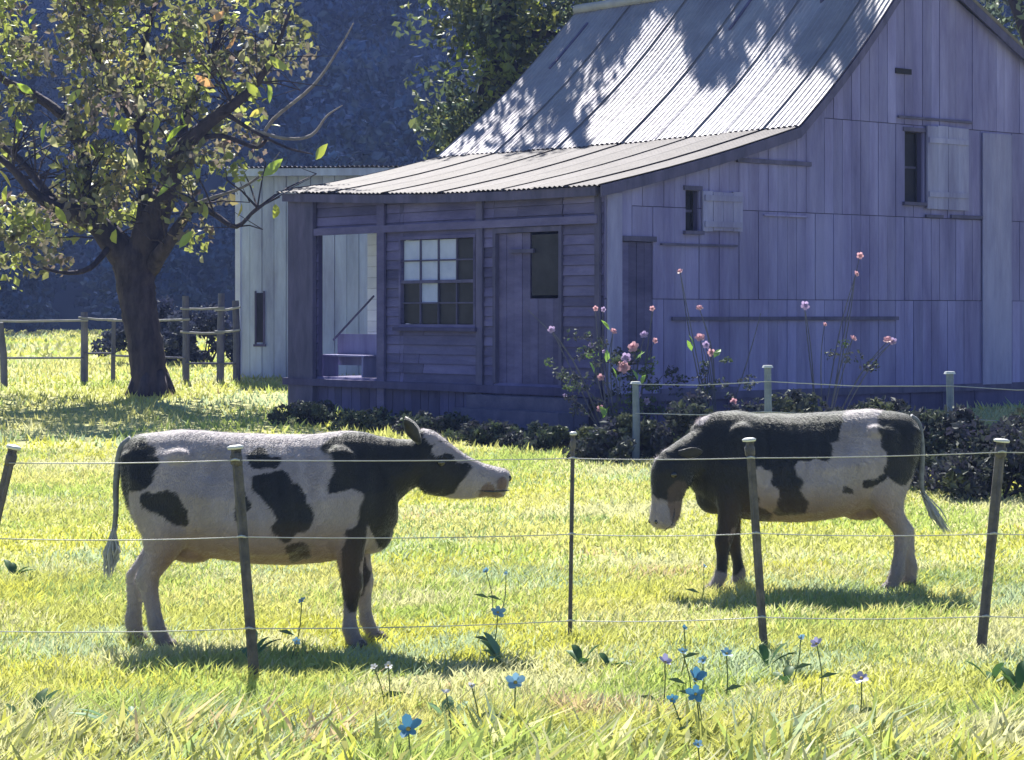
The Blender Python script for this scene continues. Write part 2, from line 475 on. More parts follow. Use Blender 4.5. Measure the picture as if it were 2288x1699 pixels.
# ---- gable wall
def build_gable():
    gw = empty('gable_wall', (0, 0, 0)); gw.parent = house
    def X(px): return hg(px, 600)[0]
    def Z(px, py): return hg(px, py)[1]
    ops = []
    w1 = (X(1528), X(1558), Z(1540, 516), Z(1540, 426))
    w2 = (X(2017), X(2058), Z(2035, 452), Z(2035, 295))
    dr = (X(1385), X(1455), Z(1420, 815), Z(1420, 540))
    ops = [w1, w2, dr]
    xs = {0.0, 14.0}
    for o in ops: xs.add(o[0]); xs.add(o[1])
    xs = sorted(xs)
    cuts = []
    for a, b in zip(xs[:-1], xs[1:]):
        n = max(1, int(round((b - a) / 0.215)))
        cuts += [(a + (b - a) * i / n, a + (b - a) * (i + 1) / n) for i in range(n)]
    tiers = [0.55, 2.05, 3.45, 5.0]
    for k, (a, b) in enumerate(cuts):
        top = min(zroof_near(a), zroof_near(b)) - 0.2
        if b > PN[2][0] > a: top = zroof_near(a) - 0.2
        ts = [z for z in tiers if z < top - 0.25]
        edges = ts + [None]
        for e in range(len(edges) - 1):
            z0 = edges[e]; z1 = edges[e + 1]
            j = 0.0
            last = z1 is None
            for (p, q) in pieces(z0 + 0.006, (top if last else z1 - 0.006), a, b, ops):
                g = 0.002 + random.uniform(0, 0.0035)
                y0 = -0.03 - random.uniform(0, 0.010) - (0.006 if (k + e) % 2 else 0)
                qa = qb = q
                if last and abs(q - top) < 1e-6:
                    qa = zroof_near(a) - 0.2; qb = zroof_near(b) - 0.2
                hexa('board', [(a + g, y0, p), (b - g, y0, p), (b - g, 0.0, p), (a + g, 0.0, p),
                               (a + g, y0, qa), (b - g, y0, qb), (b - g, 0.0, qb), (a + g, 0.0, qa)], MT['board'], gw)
    # backing wall behind the boards
    mb = MB()
    outline = [(0.0, ZG)] + [(p[0] if p[0] > 0 else 0.0, p[1] - 0.22) for p in PN[:-1]] + [(14.0, zroof_near(14.0) - 0.22), (14.0, ZG)]
    xs2 = sorted({0.0, 14.0, PN[1][0], PN[2][0], *[o[0] for o in ops], *[o[1] for o in ops]})
    for a, b in zip(xs2[:-1], xs2[1:]):
        za = zroof_near(a) - 0.22; zb = zroof_near(b) - 0.22
        for (p, q) in pieces(ZG, max(za, zb), a, b, ops):
            topq = abs(q - max(za, zb)) < 1e-6
            mb.add([(a, 0.003, p), (b, 0.003, p), (b, 0.09, p), (a, 0.09, p),
                    (a, 0.003, za if topq else q), (b, 0.003, zb if topq else q), (b, 0.09, zb if topq else q), (a, 0.09, za if topq else q)], BOXF.tolist())
    mb.build('wall_lining', MT['skirt'], gw)
    # base boards below the lowest tier
    a = 0.0
    while a < 13.9:
        b = a + random.uniform(0.8, 1.5); b = min(b, 14.0)
        box('base_board', a + 0.01, b - 0.01, -0.02, -0.001, ZG, 0.52, MT['skirt'], gw); a = b
    box('bearer_beam', 0.02, 13.9, -0.075, -0.048, 0.50, 0.62, MT['darkwood'], gw)
    # dark rooms behind the openings
    for o in (w1, w2):
        w = empty('window', (0, 0, 0)); w.parent = house
        x0, x1, z0, z1 = o
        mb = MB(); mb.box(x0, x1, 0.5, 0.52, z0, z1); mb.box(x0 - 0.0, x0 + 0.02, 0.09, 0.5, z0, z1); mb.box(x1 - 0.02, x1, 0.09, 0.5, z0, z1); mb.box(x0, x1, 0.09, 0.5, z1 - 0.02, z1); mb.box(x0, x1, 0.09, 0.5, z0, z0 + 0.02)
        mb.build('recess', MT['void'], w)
        box('sill', x0 - 0.06, x1 + 0.06, -0.10, 0.05, z0 - 0.06, z0 - 0.002, MT['darkwood'], w)
        box('lintel', x0 - 0.05, x1 + 0.05, -0.07, 0.03, z1 + 0.002, z1 + 0.07, MT['darkwood'], w)
        box('mullion', x0 + 0.02, x1 - 0.02, 0.10, 0.13, (z0 + z1) / 2 - 0.02, (z0 + z1) / 2 + 0.02, MT['darkwood'], w)
        box('pane', x0 + 0.022, x1 - 0.022, 0.14, 0.15, z0 + 0.02, z1 - 0.02, MT['glass'], w)
    for (pa, pb, ta, tb, zz) in ((1561, 1650, 428, 519, 1600), (2062, 2155, 283, 470, 2100)):
        s = empty('shutter', (0, 0, 0)); s.parent = house
        x0, x1, z0, z1 = X(pa), X(pb), Z(zz, tb), Z(zz, ta)
        n = 4
        for i in range(n):
            a = x0 + (x1 - x0) * i / n; b = x0 + (x1 - x0) * (i + 1) / n
            box('plank', a + 0.004, b - 0.004, -0.095 - random.uniform(0, .008), -0.062, z0 + random.uniform(0, 0.02), z1 - random.uniform(0, 0.02), MT['shutter'], s)
        for zc in (z0 + (z1 - z0) * 0.18, z0 + (z1 - z0) * 0.82):
            box('batten', x0 + 0.03, x1 - 0.03, -0.125, -0.104, zc - 0.045, zc + 0.045, MT['shutter'], s)
    # plank door
    d = empty('plank_door', (0, 0, 0)); d.parent = house
    x0, x1, z0, z1 = dr
    for i in range(4):
        a = x0 + (x1 - x0) * i / 4; b = x0 + (x1 - x0) * (i + 1) / 4
        box('plank', a + 0.005, b - 0.005, -0.012 - random.uniform(0, .01), 0.03, z0 + 0.01, z1 - 0.01, MT['wboard'], d)
    box('door_head', x0 - 0.05, x1 + 0.05, -0.075, 0.0, z1, z1 + 0.08, MT['darkwood'], d)
    # loose ledges and rails nailed across the wall
    for (pa, pb, py, th) in ((1640, 1805, 363, 0.07), (2062, 2100, 484, 0.05), (2118, 2195, 486, 0.06), (2000, 2165, 268, 0.04), (1470, 1640, 548, 0.035), (1700, 1800, 483, 0.03), (1495, 2000, 712, 0.06), (1470, 1640, 872, 0.08)):
        x0 = X(pa); x1 = X(pb); zc = Z((pa + pb) / 2, py)
        box('ledge_rail', x0, x1, -0.085, -0.052, zc - th / 2, zc + th / 2, MT['darkwood'] if th > 0.03 else MT['board'], gw)
    x0, x1 = X(2188), X(2252)
    box('cover_board', x0, x1, -0.085, -0.058, 0.6, Z(2220, 300), MT['shutter'], gw)
    box('cover_board', X(1350), X(1382), -0.085, -0.058, 0.62, Z(1365, 432), MT['shutter'], gw)
    box('vent', X(1995), X(2030), -0.07, -0.05, Z(2010, 166), Z(2010, 154), MT['void'], gw)
build_gable()

# ---- veranda side
def build_veranda():
    vw = empty('veranda_wall', (0, 0, 0)); vw.parent = house
    def Y(px): return hv(px, 600)[0]
    def Z(px, py): return hv(px, py)[1]
    ZF = Z(1100, 858)                       # floor level
    eave = lambda y: roof_pt(0, 0.12, min(max((y + 0.2) / (YF + 0.2), 0), 1)).z - 0.17
    opening = (Y(850), Y(712), ZF + 0.02, Z(780, 512))
    win = (Y(1068), Y(897), Z(980, 732), Z(980, 527))
    door = (Y(1262), Y(1108), ZF + 0.02, Z(1180, 508))
    YE = Y(655)
    ops = [opening, win, door]
    zones = sorted({0.0, YE, *[o[0] for o in ops], *[o[1] for o in ops], Y(905), Y(1260)})
    hb = 0.155
    for a, b in zip(zones[:-1], zones[1:]):
        if b - a < 0.05: continue
        zt = min(eave(a), eave(b))
        z = ZF - 0.02; k = 0
        L = b - a
        while z < zt - 0.05:
            h = min(hb, zt - z)
            for (p, q) in pieces(z, z + h - 0.006, a, b, ops):
                # boards in random lengths
                y = a
                while y < b - 0.02:
                    y2 = min(b, y + random.uniform(1.0, 2.6))
                    if b - y2 < 0.35: y2 = b
                    o_ = random.uniform(0, 0.006)
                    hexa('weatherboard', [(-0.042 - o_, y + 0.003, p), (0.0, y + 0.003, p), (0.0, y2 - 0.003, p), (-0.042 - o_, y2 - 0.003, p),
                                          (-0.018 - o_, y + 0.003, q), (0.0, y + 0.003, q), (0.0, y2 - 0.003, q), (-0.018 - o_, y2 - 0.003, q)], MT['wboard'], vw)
                    y = y2
            z += hb; k += 1
    mb = MB()
    for a, b in zip(zones[:-1], zones[1:]):
        if b - a < 1e-3: continue
        for (p, q) in pieces(ZF - 0.1, min(eave(a), eave(b)) + 0.02, a, b, ops):
            mb.box(0.003, 0.08, a, b, p, q)
    mb.build('wall_lining', MT['skirt'], vw)
    # posts
    zt = lambda y: eave(y) - 0.01
    for (pa, pb, dx, m) in ((657, 712, 0.13, 'darkwood'), (852, 868, 0.10, 'wboard'), (1072, 1086, 0.085, 'darkwood'), (1338, 1349, 0.09, 'darkwood')):
        y0, y1 = Y(pb), Y(pa)
        box('post', -dx, -0.05, y0, y1, ZG, zt((y0 + y1) / 2), MT[m], vw)
    # end post of the open veranda end and its beam
    box('head_beam', -0.11, -0.052, 0.05, YE, Z(1000, 512) - 0.02, Z(1000, 512) + 0.10, MT['wboard'], vw)
    # veranda room behind the opening
    rm = empty('veranda_recess', (0, 0, 0)); rm.parent = house
    ya, yb = Y(905), YE
    bw = 1.55
    z = ZF
    while z < 3.6:
        box('lining_board', bw, bw + 0.03, ya, 8.03, z, z + 0.19, MT['palewall'], rm); z += 0.195
    box('side_wall', 0.08, bw, ya - 0.05, ya, ZF, 3.7, MT['palewall'], rm)
    box('end_frame', 0.0, 0.10, YE, 8.1, ZF, 3.7, MT['darkwood'], rm)
    box('ceiling', 0.09, bw, ya, 8.03, 3.62, 3.66, MT['skirt'], rm)
    nfl = 9
    for i in range(nfl):
        x0 = 0.09 + (bw - 0.09) * i / nfl
        box('floor_plank', x0 + 0.003, x0 + (bw - 0.09) / nfl - 0.003, ya, 8.03, ZF - 0.05, ZF - 0.004 - 0.003 * (i % 2), MT['wboard'], rm)
    # half-height rail, a leaning pole and a pale bench seen through the opening
    pl = MB(); y0, z0 = hv(835, 662, 0.5); y1, z1 = hv(745, 760, 0.5)
    pl.tube([(0.5, y0, z0), (0.5, y1, z1)], 0.018, 8)
    b0 = hv(826, 800, 0.42); b1 = hv(726, 772, 0.42)
    # windows
    w = empty('window', (0, 0, 0)); w.parent = house
    y0, y1, z0, z1 = win
    fr = 0.05
    box('frame', -0.06, 0.05, y0, y1, z1 - fr, z1, MT['wboard'], w); box('frame', -0.06, 0.05, y0, y1, z0, z0 + fr, MT['wboard'], w)
    box('frame', -0.06, 0.05, y0, y0 + fr, z0 + fr, z1 - fr, MT['wboard'], w); box('frame', -0.06, 0.05, y1 - fr, y1, z0 + fr, z1 - fr, MT['wboard'], w)
    box('sill', -0.13, 0.0, y0 - 0.08, y1 + 0.08, z0 - 0.06, z0 - 0.002, MT['skirt'], w)
    nc, nr = 4, 4
    py0, py1, pz0, pz1 = y0 + fr, y1 - fr, z0 + fr, z1 - fr
    pale = {(1, 2), (1, 3), (2, 3), (2, 2), (2, 1), (3, 3), (3, 2), (3, 1)}
    pale = {(1, 3), (1, 2), (2, 3), (2, 2), (2, 1), (3, 3), (3, 2)}
    for c in range(nc):
        ya_, yb_ = py0 + (py1 - py0) * c / nc, py0 + (py1 - py0) * (c + 1) / nc
        for r in range(nr):
            za, zb = pz0 + (pz1 - pz0) * r / nr, pz0 + (pz1 - pz0) * (r + 1) / nr
            t = random.uniform(-0.004, 0.004)
            hexa('pane', [(0.01 + t, ya_ + .012, za + .012), (0.018 + t, ya_ + .012, za + .012), (0.018, yb_ - .012, za + .012), (0.01, yb_ - .012, za + .012),
                          (0.01, ya_ + .012, zb - .012), (0.018, ya_ + .012, zb - .012), (0.018 - t, yb_ - .012, zb - .012), (0.01 - t, yb_ - .012, zb - .012)],
                 MT['paleglass'] if (c, r) in pale else MT['glass'], w)
        if c: box('glazing_bar', -0.02, 0.035, ya_ - 0.012, ya_ + 0.012, pz0, pz1, MT['darkwood'], w)
    for r in range(1, nr):
        za = pz0 + (pz1 - pz0) * r / nr
        box('glazing_bar', -0.024 - 0.02 * (r == 2), 0.038, py0, py1, za - 0.012 - 0.014 * (r == 2), za + 0.012 + 0.014 * (r == 2), MT['darkwood'], w)
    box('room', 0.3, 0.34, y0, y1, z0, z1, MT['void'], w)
    # door
    d = empty('door', (0, 0, 0)); d.parent = house
    y0, y1, z0, z1 = door
    box('door_frame', -0.07, 0.03, y0, y0 + 0.07, z0, z1, MT['darkwood'], d); box('door_frame', -0.07, 0.03, y1 - 0.07, y1, z0, z1, MT['darkwood'], d)
    box('door_frame', -0.07, 0.03, y0 + 0.07, y1 - 0.07, z1 - 0.08, z1, MT['darkwood'], d)
    n = 8; zl = Z(1225, 660)
    ya, yb = y0 + 0.07, y1 - 0.07
    for i in range(n):
        a = ya + (yb - ya) * i / n; b = ya + (yb - ya) * (i + 1) / n
        half = i < n * 0.4
        box('plank', 0.0 + random.uniform(0, .01), 0.04, a + 0.004, b - 0.004, z0, (zl - 0.05) if half else z1 - 0.085, MT['wboard'], d)
    yl = ya + (yb - ya) * math.ceil(n * 0.4) / n
    box('glass_light', 0.02, 0.03, ya + 0.03, yl - 0.03, zl, z1 - 0.12, MT['glass'], d)
    box('cross_rail', -0.045, -0.003, Y(1195), Y(1140), Z(1170, 566), Z(1170, 557), MT['darkwood'], d)
    # base: floor edge, skirting, steps
    box('floor_edge', -0.16, -0.055, 0.0, YE + 0.1, ZF - 0.14, ZF - 0.02, MT['skirt'], house)
    sk_ = empty('skirting', (0, 0, 0)); sk_.parent = house
    y = 0.02
    while y < YE:
        y2 = min(YE, y + random.uniform(0.18, 0.34))
        box('skirting_board', -0.05, -0.01, y + 0.008, y2 - 0.008, ZG, ZF - 0.145, MT['skirt'], sk_); y = y2
    box('skirting_back', 0.0, 0.03, 0, YE, ZG, ZF - 0.1, MT['void'], sk_)
    for i, (za, zb, xo) in enumerate(((ZG, 0.14, -1.05), (ZG, 0.36, -0.75), (ZG, 0.56, -0.45))):
        box('step', xo, xo + (0.3 if i < 2 else 0.28) + 0.0, Y(1330) - 0.02 * i, Y(1095) + 0.02 * i, za, zb, MT['concrete'], house)
    # dark vents below the eave
    for i in range(4):
        a = Y(1348 - 19 * i - 3); b = Y(1348 - 19 * i - 17)
        box('vent', -0.062, -0.05, a, b, Z(1310, 433), Z(1310, 418), MT['void'], vw)
    # rear and far walls, plain
    box('rear_wall', 13.9, 14.0, 0.1, 8.1, ZG, 4.3, MT['board'], house)
    box('end_wall', 1.6, 13.9, 8.0, 8.1, ZG, 4.0, MT['board'], house)
    mb = MB()
    pr = [(1.6, None), PF[1], PF[2], (13.8, None)]
    def zf(x):
        for (xa, za), (xb, zb) in zip(PF[:-1], PF[1:]):
            if x <= xb: return za + (zb - za) * (x - xa) / (xb - xa)
        return PF[-1][1]
    for (xa, _), (xb, __) in zip(pr[:-1], pr[1:]):
        mb.add([(xa, 7.9, 3.9), (xb, 7.9, 3.9), (xb, 7.99, 3.9), (xa, 7.99, 3.9), (xa, 7.9, max(3.95, zf(xa) - .35)), (xb, 7.9, max(3.95, zf(xb) - .35)), (xb, 7.99, max(3.95, zf(xb) - .35)), (xa, 7.99, max(3.95, zf(xa) - .35))], BOXF.tolist())
    mb.build('end_gable', MT['board'], house)
    return pl, ZF, b0, b1
pole_mb, ZFL, b0, b1 = build_veranda()
pm = empty('leaning_pole', A0, HA)
pole_mb.build('shaft', MT['darkwood'], pm)
tag(pm, 'dark pole leaning diagonally in the open veranda doorway', 'pole')
bn = empty('bench', A0, HA)
for i in range(3):
    box('seat_slat', 0.30 + i * 0.13, 0.42 + i * 0.13, b0[0], b1[0], ZFL + 0.36, ZFL + 0.39, MT['shutter'], bn)
for yy in (b0[0] + 0.05, b1[0] - 0.1):
    box('leg', 0.32, 0.64, yy, yy + 0.05, ZFL, ZFL + 0.358, MT['shutter'], bn)
box('back_rest', 0.69, 0.72, b0[0], b1[0], ZFL + 0.2, ZFL + 0.75, MT['shutter'], bn)
tag(bn, 'low pale timber bench inside the open veranda', 'bench')

# ------------------------------------------------------------------ rear shed
def build_shed():
    D = 49.0
    p0 = gp(532, D); s = empty('rear_shed', p0, math.radians(-6))
    tag(s, 'pale blue timber shed behind the veranda with a low metal roof', 'shed')
    W = 5.2; H = at(532, 378, D).z - p0.z
    n = 20
    wl = empty('front_wall', (0, 0, 0)); wl.parent = s
    for i in range(n):
        a = W * i / n; b = W * (i + 1) / n
        box('board', a + 0.005, b - 0.005, -0.02 - 0.012 * (i % 2), 0.03, -0.4, H - 0.16, MT['shedwall'], wl)
    box('side_wall', -0.0, 0.06, 0.035, 5.0, -0.4, H - 0.1, MT['shedwall'], s)
    box('back_wall', 0.06, W, 4.94, 5.0, -0.4, H - 0.1, MT['shedwall'], s)
    box('corner_board', -0.05, 0.06, -0.06, -0.034, -0.4, H - 0.17, MT['palewall'], s)
    x0 = (at(575, 0, D).x - p0.x); 
    wd = empty('window', (0, 0, 0)); wd.parent = s
    za = at(575, 765, D).z - p0.z; zb = at(575, 655, D).z - p0.z
    box('pane', x0, x0 + 0.14, -0.05, -0.045, za, zb, MT['glass'], wd)
    box('frame', x0 - 0.04, x0 - 0.002, -0.06, -0.034, za - 0.04, zb + 0.04, MT['darkwood'], wd); box('frame', x0 + 0.142, x0 + 0.18, -0.06, -0.034, za - 0.04, zb + 0.04, MT['darkwood'], wd)
    box('sill', x0 - 0.06, x0 + 0.2, -0.10, -0.034, za - 0.09, za - 0.042, MT['darkwood'], wd)
    rf = empty('roof', (0, 0, 0)); rf.parent = s
    for k in range(7):
        t0 = -0.25 + k * 0.82; m = 8 * 6 + 1; vs = []
        for i in range(3):
            for j in range(m):
                vs.append((t0 + 0.83 * j / (m - 1), -0.35 + i * 2.9, H + 0.02 + i * -0.06 + 0.015 * math.cos(2 * PI * j / 6) + 0.008 * (k % 2)))
        i = np.arange(2)[:, None] * m + np.arange(m - 1)[None, :]
        f = np.stack([i, i + 1, i + m + 1, i + m], -1).reshape(-1, 4)
        link('roof_sheet', np_mesh('roof_sheet', vs, [f], MT['roof'], smooth=True), rf)
    box('fascia', -0.2, W + 0.2, -0.31, -0.27, H - 0.17, H - 0.012, MT['shedwall'], rf)
    box('rafter_deck', -0.1, W, -0.26, 5.1, H - 0.16, H - 0.13, MT['darkwood'], rf)
build_shed()

# ------------------------------------------------------------------ timber yard fence on the left
def build_yard_fence():
    f = empty('yard_fence', gp(250, 47.5))
    tag(f, 'weathered timber post and rail yard fence beside the tree trunk', 'fence')
    b = f.location.copy()
    posts = [(-90, 47.5, 720), (188, 47.5, 698), (252, 47.7, 716), (415, 47.4, 662), (492, 47.3, 656), (528, 47.2, 672)]
    pw = []
    for (px, d, top) in posts:
        p = gp(px, d) - b; h = at(px, top, d).z - b.z
        pw.append((p, h))
        mb = MB(); r = 0.075 if px != 252 else 0.045
        mb.tube([(p.x, p.y, p.z - 0.3), (p.x + 0.01, p.y, (p.z + h) / 2), (p.x + random.uniform(-.03, .03), p.y, h)], [r * 1.05, r, r * 0.92], 8, 0.06)
        mb.build('fence_post', MT['fencewood'], f)
    spans = [(0, 1, 716, 716), (1, 2, 710, 714), (2, 3, 716, 714), (3, 4, 690, 688), (4, 5, 692, 688), (3, 4, 742, 744), (4, 5, 740, 738)]
    for (i, j, ya, yb) in spans:
        pa, pb = pw[i][0], pw[j][0]
        for dz, r in ((0, 0.024),):
            A_ = Vector((pa.x, pa.y - 0.10, at(0, ya, 47.5).z - b.z + dz)); B_ = Vector((pb.x, pb.y - 0.10, at(0, yb, 47.5).z - b.z + dz))
            mid = (A_ + B_) / 2 + Vector((0, 0, -0.02))
            mb = MB(); mb.tube([A_ - (B_ - A_).normalized() * 0.1, mid, B_ + (B_ - A_).normalized() * 0.1], [r, r * 1.05, r], 7, 0.08)
            mb.build('rail', MT['rail'], f)
    for (i, j, ya, yb) in ((0, 1, 800, 800), (1, 2, 790, 790), (2, 3, 795, 800), (3, 4, 812, 812), (4, 5, 812, 812)):
        pa, pb = pw[i][0], pw[j][0]
        A_ = Vector((pa.x, pa.y - 0.09, at(0, ya, 47.5).z - b.z)); B_ = Vector((pb.x, pb.y - 0.09, at(0, yb, 47.5).z - b.z))
        mb = MB(); mb.tube([A_, (A_ + B_) / 2, B_], 0.022, 7, 0.08); mb.build('rail', MT['fencewood'], f)
    o = empty('gate_post', gp(8, 45.5))
    mb = MB(); h = at(8, 722, 45.5).z - o.location.z
    mb.tube([(0.02, 0, -0.3), (0, 0, h * 0.5), (-0.06, 0, h)], [0.075, 0.07, 0.055], 8, 0.06)
    mb.build('shaft', MT['fencewood'], o)
    mb = MB(); mb.tube([(-0.06, 0, h), (-0.062, 0, h + 0.02)], [0.06, 0.03], 8); mb.build('weathered_top', MT['rail'], o)
    tag(o, 'short dark leaning timber post at the left edge beyond the pasture', 'post')
build_yard_fence()

# ------------------------------------------------------------------ foliage
def leaf_arrays(cent, size, cols, droop=0.3, aspect=0.5, nrm=None):
    """diamond leaves at centres"""
    n = len(cent)
    d = rng.normal(size=(n, 3)); d[:, 2] -= droop
    d /= np.linalg.norm(d, axis=1)[:, None]
    q = rng.normal(size=(n, 3))
    s = np.cross(d, q); s /= np.linalg.norm(s, axis=1)[:, None] + 1e-9
    sz = np.asarray(size).reshape(-1, 1) * np.ones((n, 1))
    nn = np.cross(d, s)
    b = cent - d * sz * 0.5; t = cent + d * sz * 0.5
    m = cent - d * sz * 0.05 + nn * sz * 0.08
    l = m + s * sz * aspect * 0.5; r = m - s * sz * aspect * 0.5
    v = np.stack([b, r, t, l], 1).reshape(-1, 3)
    f = np.arange(n * 4).reshape(-1, 4)
    c = np.repeat(cols, 4, axis=0)
    return v, f, c

def pal(n, palette, weights, jit=0.15):
    p = np.array(palette); w = np.array(weights, float); w /= w.sum()
    c = p[rng.choice(len(p), n, p=w)]
    return np.clip(c * (1 + rng.normal(0, jit, (n, 1))), 0.004, 1)

def clump_cloud(centres, radii, per, size, palette, weights, clump_tint=0.2, shell=False):
    C = []; K = []; S = []
    for c, r in zip(centres, radii):
        n = max(6, int(per * random.uniform(0.7, 1.3)))
        p = rng.normal(size=(n, 3))
        p /= np.linalg.norm(p, axis=1)[:, None]
        rr = rng.random(n) ** (1 / 3.0) if not shell else 0.6 + 0.4 * rng.random(n)
        rad = np.asarray(r) if hasattr(r, '__len__') else np.array([r, r, r * 0.75])
        C.append(np.asarray(c) + p * rr[:, None] * rad)
        base = pal(1, palette, weights, 0.05)
        mixc = 0.65 * base + 0.35 * pal(n, palette, weights)
        K.append(mixc * (1 + rng.normal(0, clump_tint * 0.5)))
        S.append(size * rng.uniform(0.65, 1.35, n))
    return np.concatenate(C), np.concatenate(S), np.clip(np.concatenate(K), 0.003, 1)

# ---- the big tree on the left
def build_main_tree():
    D = 43.5
    base = gp(335, D)
    t = empty('orchard_tree', base)
    tag(t, 'spreading tree with thick dark trunk and sparse yellow green leaves', 'tree')
    def P(px, py, dd=0.0): return at(px, py, D + dd) - base
    tr = [P(338, 905), P(335, 860), P(326, 780), P(312, 700), P(304, 640), P(300, 590), P(298, 545)]
    tr[0].z = -0.35
    mb = MB(); path = smooth_path(tr, 8)
    rr = np.interp(np.linspace(0, 1, len(path)), [0, .1, .25, .5, .75, .9, 1], [.40, .35, .33, .33, .37, .43, .34])
    mb.tube(path, list(rr), 26, 0.07)
    for a in range(6):   # root flare
        an = a * PI / 3 + 0.3
        mb.tube([(0.02 + math.cos(an) * 0.2, math.sin(an) * 0.2, 0.45), (0.02 + math.cos(an) * .34, math.sin(an) * .34, 0.1), (math.cos(an) * .5, math.sin(an) * .5, -0.25)], [.12, .11, .08], 8, 0.05)
    mb.build('trunk', MT['bark'], t, True)
    br = [
        ([(290, 590, 0), (250, 535, -.2), (200, 490, -.4), (150, 470, -.6), (85, 440, -.9), (30, 380, -1.2), (-30, 330, -1.4)], [.26, .22, .17, .13, .09, .06, .03]),
        ([(205, 490, -.3), (190, 420, 0), (186, 350, .2), (150, 270, .5), (80, 215, .8), (10, 180, 1.1), (-60, 130, 1.3)], [.14, .12, .11, .095, .075, .06, .03]),
        ([(300, 590, 0), (322, 500, .4), (325, 400, .9), (318, 290, 1.3), (312, 190, 1.6), (325, 90, 1.8), (345, 10, 2.0), (370, -90, 2.2)], [.24, .15, .11, .10, .08, .06, .045, .02]),
        ([(310, 580, 0), (345, 490, -.3), (375, 420, -.6), (392, 350, -.9), (455, 285, -1.2), (520, 235, -1.4), (575, 185, -1.5), (620, 100, -1.7), (650, 20, -1.8)], [.30, .23, .18, .14, .105, .08, .06, .035, .02]),
        ([(335, 600, 0), (372, 550, -.6), (410, 490, -1.0), (435, 458, -1.3), (480, 480, -1.6), (528, 507, -1.8), (575, 465, -2.0), (625, 440, -2.1)], [.16, .11, .08, .06, .045, .035, .025, .012]),
        ([(120, 455, -.7), (80, 400, -.5), (30, 345, -.3), (-40, 300, 0)], [.08, .065, .05, .03]),
        ([(400, 345, -.9), (420, 240, -.2), (470, 140, .4), (500, 40, .8)], [.09, .07, .05, .03]),
        ([(320, 300, 1.3), (260, 210, 1.0), (210, 110, .9), (180, 0, .8)], [.08, .06, .05, .03]),
        ([(575, 330, -1.2), (610, 268, -1.4), (700, 192, -1.6), (760, 105, -1.7), (790, 52, -1.8)], [.03, .03, .025, .018, .01]),
        ([(560, 290, -1.4), (640, 310, -1.5), (697, 302, -1.6), (730, 260, -1.7), (765, 236, -1.8)], [.03, .026, .026, .016, .008]),
        ([(500, 250, -1.3), (560, 290, -1.4), (640, 330, -1.6), (700, 345, -1.7)], [.04, .03, .02, .01]),
        ([(430, 310, -1.1), (500, 305, -1.1), (575, 330, -1.2), (600, 300, -1.4)], [.05, .04, .032, .02]),
        ([(440, 455, -1.3), (480, 440, -1.4), (540, 420, -1.6), (590, 385, -1.7), (625, 340, -1.8)], [.03, .028, .022, .016, .008]),
        ([(250, 545, -.2), (200, 600, -.9), (140, 610, -1.4), (70, 590, -1.7)], [.06, .045, .03, .012]),
    ]
    br = [(p_, [q_ * 1.18 for q_ in r_]) for p_, r_ in br]
    for pts, rad in br:
        path = smooth_path([P(*p) for p in pts], 4)
        r = np.interp(np.linspace(0, 1, len(path)), np.linspace(0, 1, len(rad)), rad)
        m = MB(); m.tube(path, list(r), 9 if rad[0] > 0.05 else 6, 0.08)
        thin = rad[0] <= 0.045
        m.build('branch', MT['twig'] if thin else MT['bark'], t, True)
    # twigs through the crown
    m = MB()
    for _ in range(170):
        pts, rad = random.choice(br[:8]); k = random.randrange(1, len(pts) - 1)
        p = P(*pts[k]); q = p + Vector((random.gauss(0, .6), random.gauss(0, .7), random.uniform(-.1, .9)))
        q2 = q + Vector((random.gauss(0, .35), random.gauss(0, .35), random.uniform(-.1, .5)))
        m.tube([p, (p + q) / 2 + Vector((0, 0, .05)), q, q2], [.022, .016, .012, .006], 4)
    m.build('twigs', MT['bark'], t)
    # leaf clumps
    cen = []; rad = []
    blobs = [(60, 120, 260, 190, 60), (330, 60, 230, 150, 60), (520, 40, 150, 130, 26), (90, 390, 190, 130, 55), (300, 300, 200, 130, 45),
             (480, 200, 110, 110, 20), (40, 540, 130, 80, 30), (430, 400, 120, 90, 20), (250, 440, 130, 70, 22), (-120, 250, 150, 300, 40),
             (200, -150, 500, 130, 90), (640, -100, 100, 80, 10), (560, 330, 60, 70, 5), (400, 520, 50, 40, 5), (620, 140, 70, 80, 8)]
    for (cx_, cy_, rx, ry, n) in blobs:
        for _ in range(int(n * (.80 if cy_ < 160 else .50))):
            a = random.uniform(0, 2 * PI); r = math.sqrt(random.random())
            cen.append(P(cx_ + rx * r * math.cos(a), cy_ + ry * r * math.sin(a), random.uniform(-2.6, 2.6)))
            rad.append(random.uniform(0.3, 0.62))
    PALT = [(0.132, 0.14, 0.062), (0.099, 0.091, 0.07), (0.282, 0.323, 0.091), (0.116, 0.091, 0.091), (0.331, 0.29, 0.116), (0.347, 0.215, 0.132)]
    c, s, k = clump_cloud([np.array(p) for p in cen], rad, 30, 0.185, PALT, [36, 34, 22, 22, 3, 1], 0.3)
    v, f, cc = leaf_arrays(c, s, k, 0.5, 0.62)
    crown = link('crown', np_mesh('crown', v, [f], MT['leaf'], cc), t)
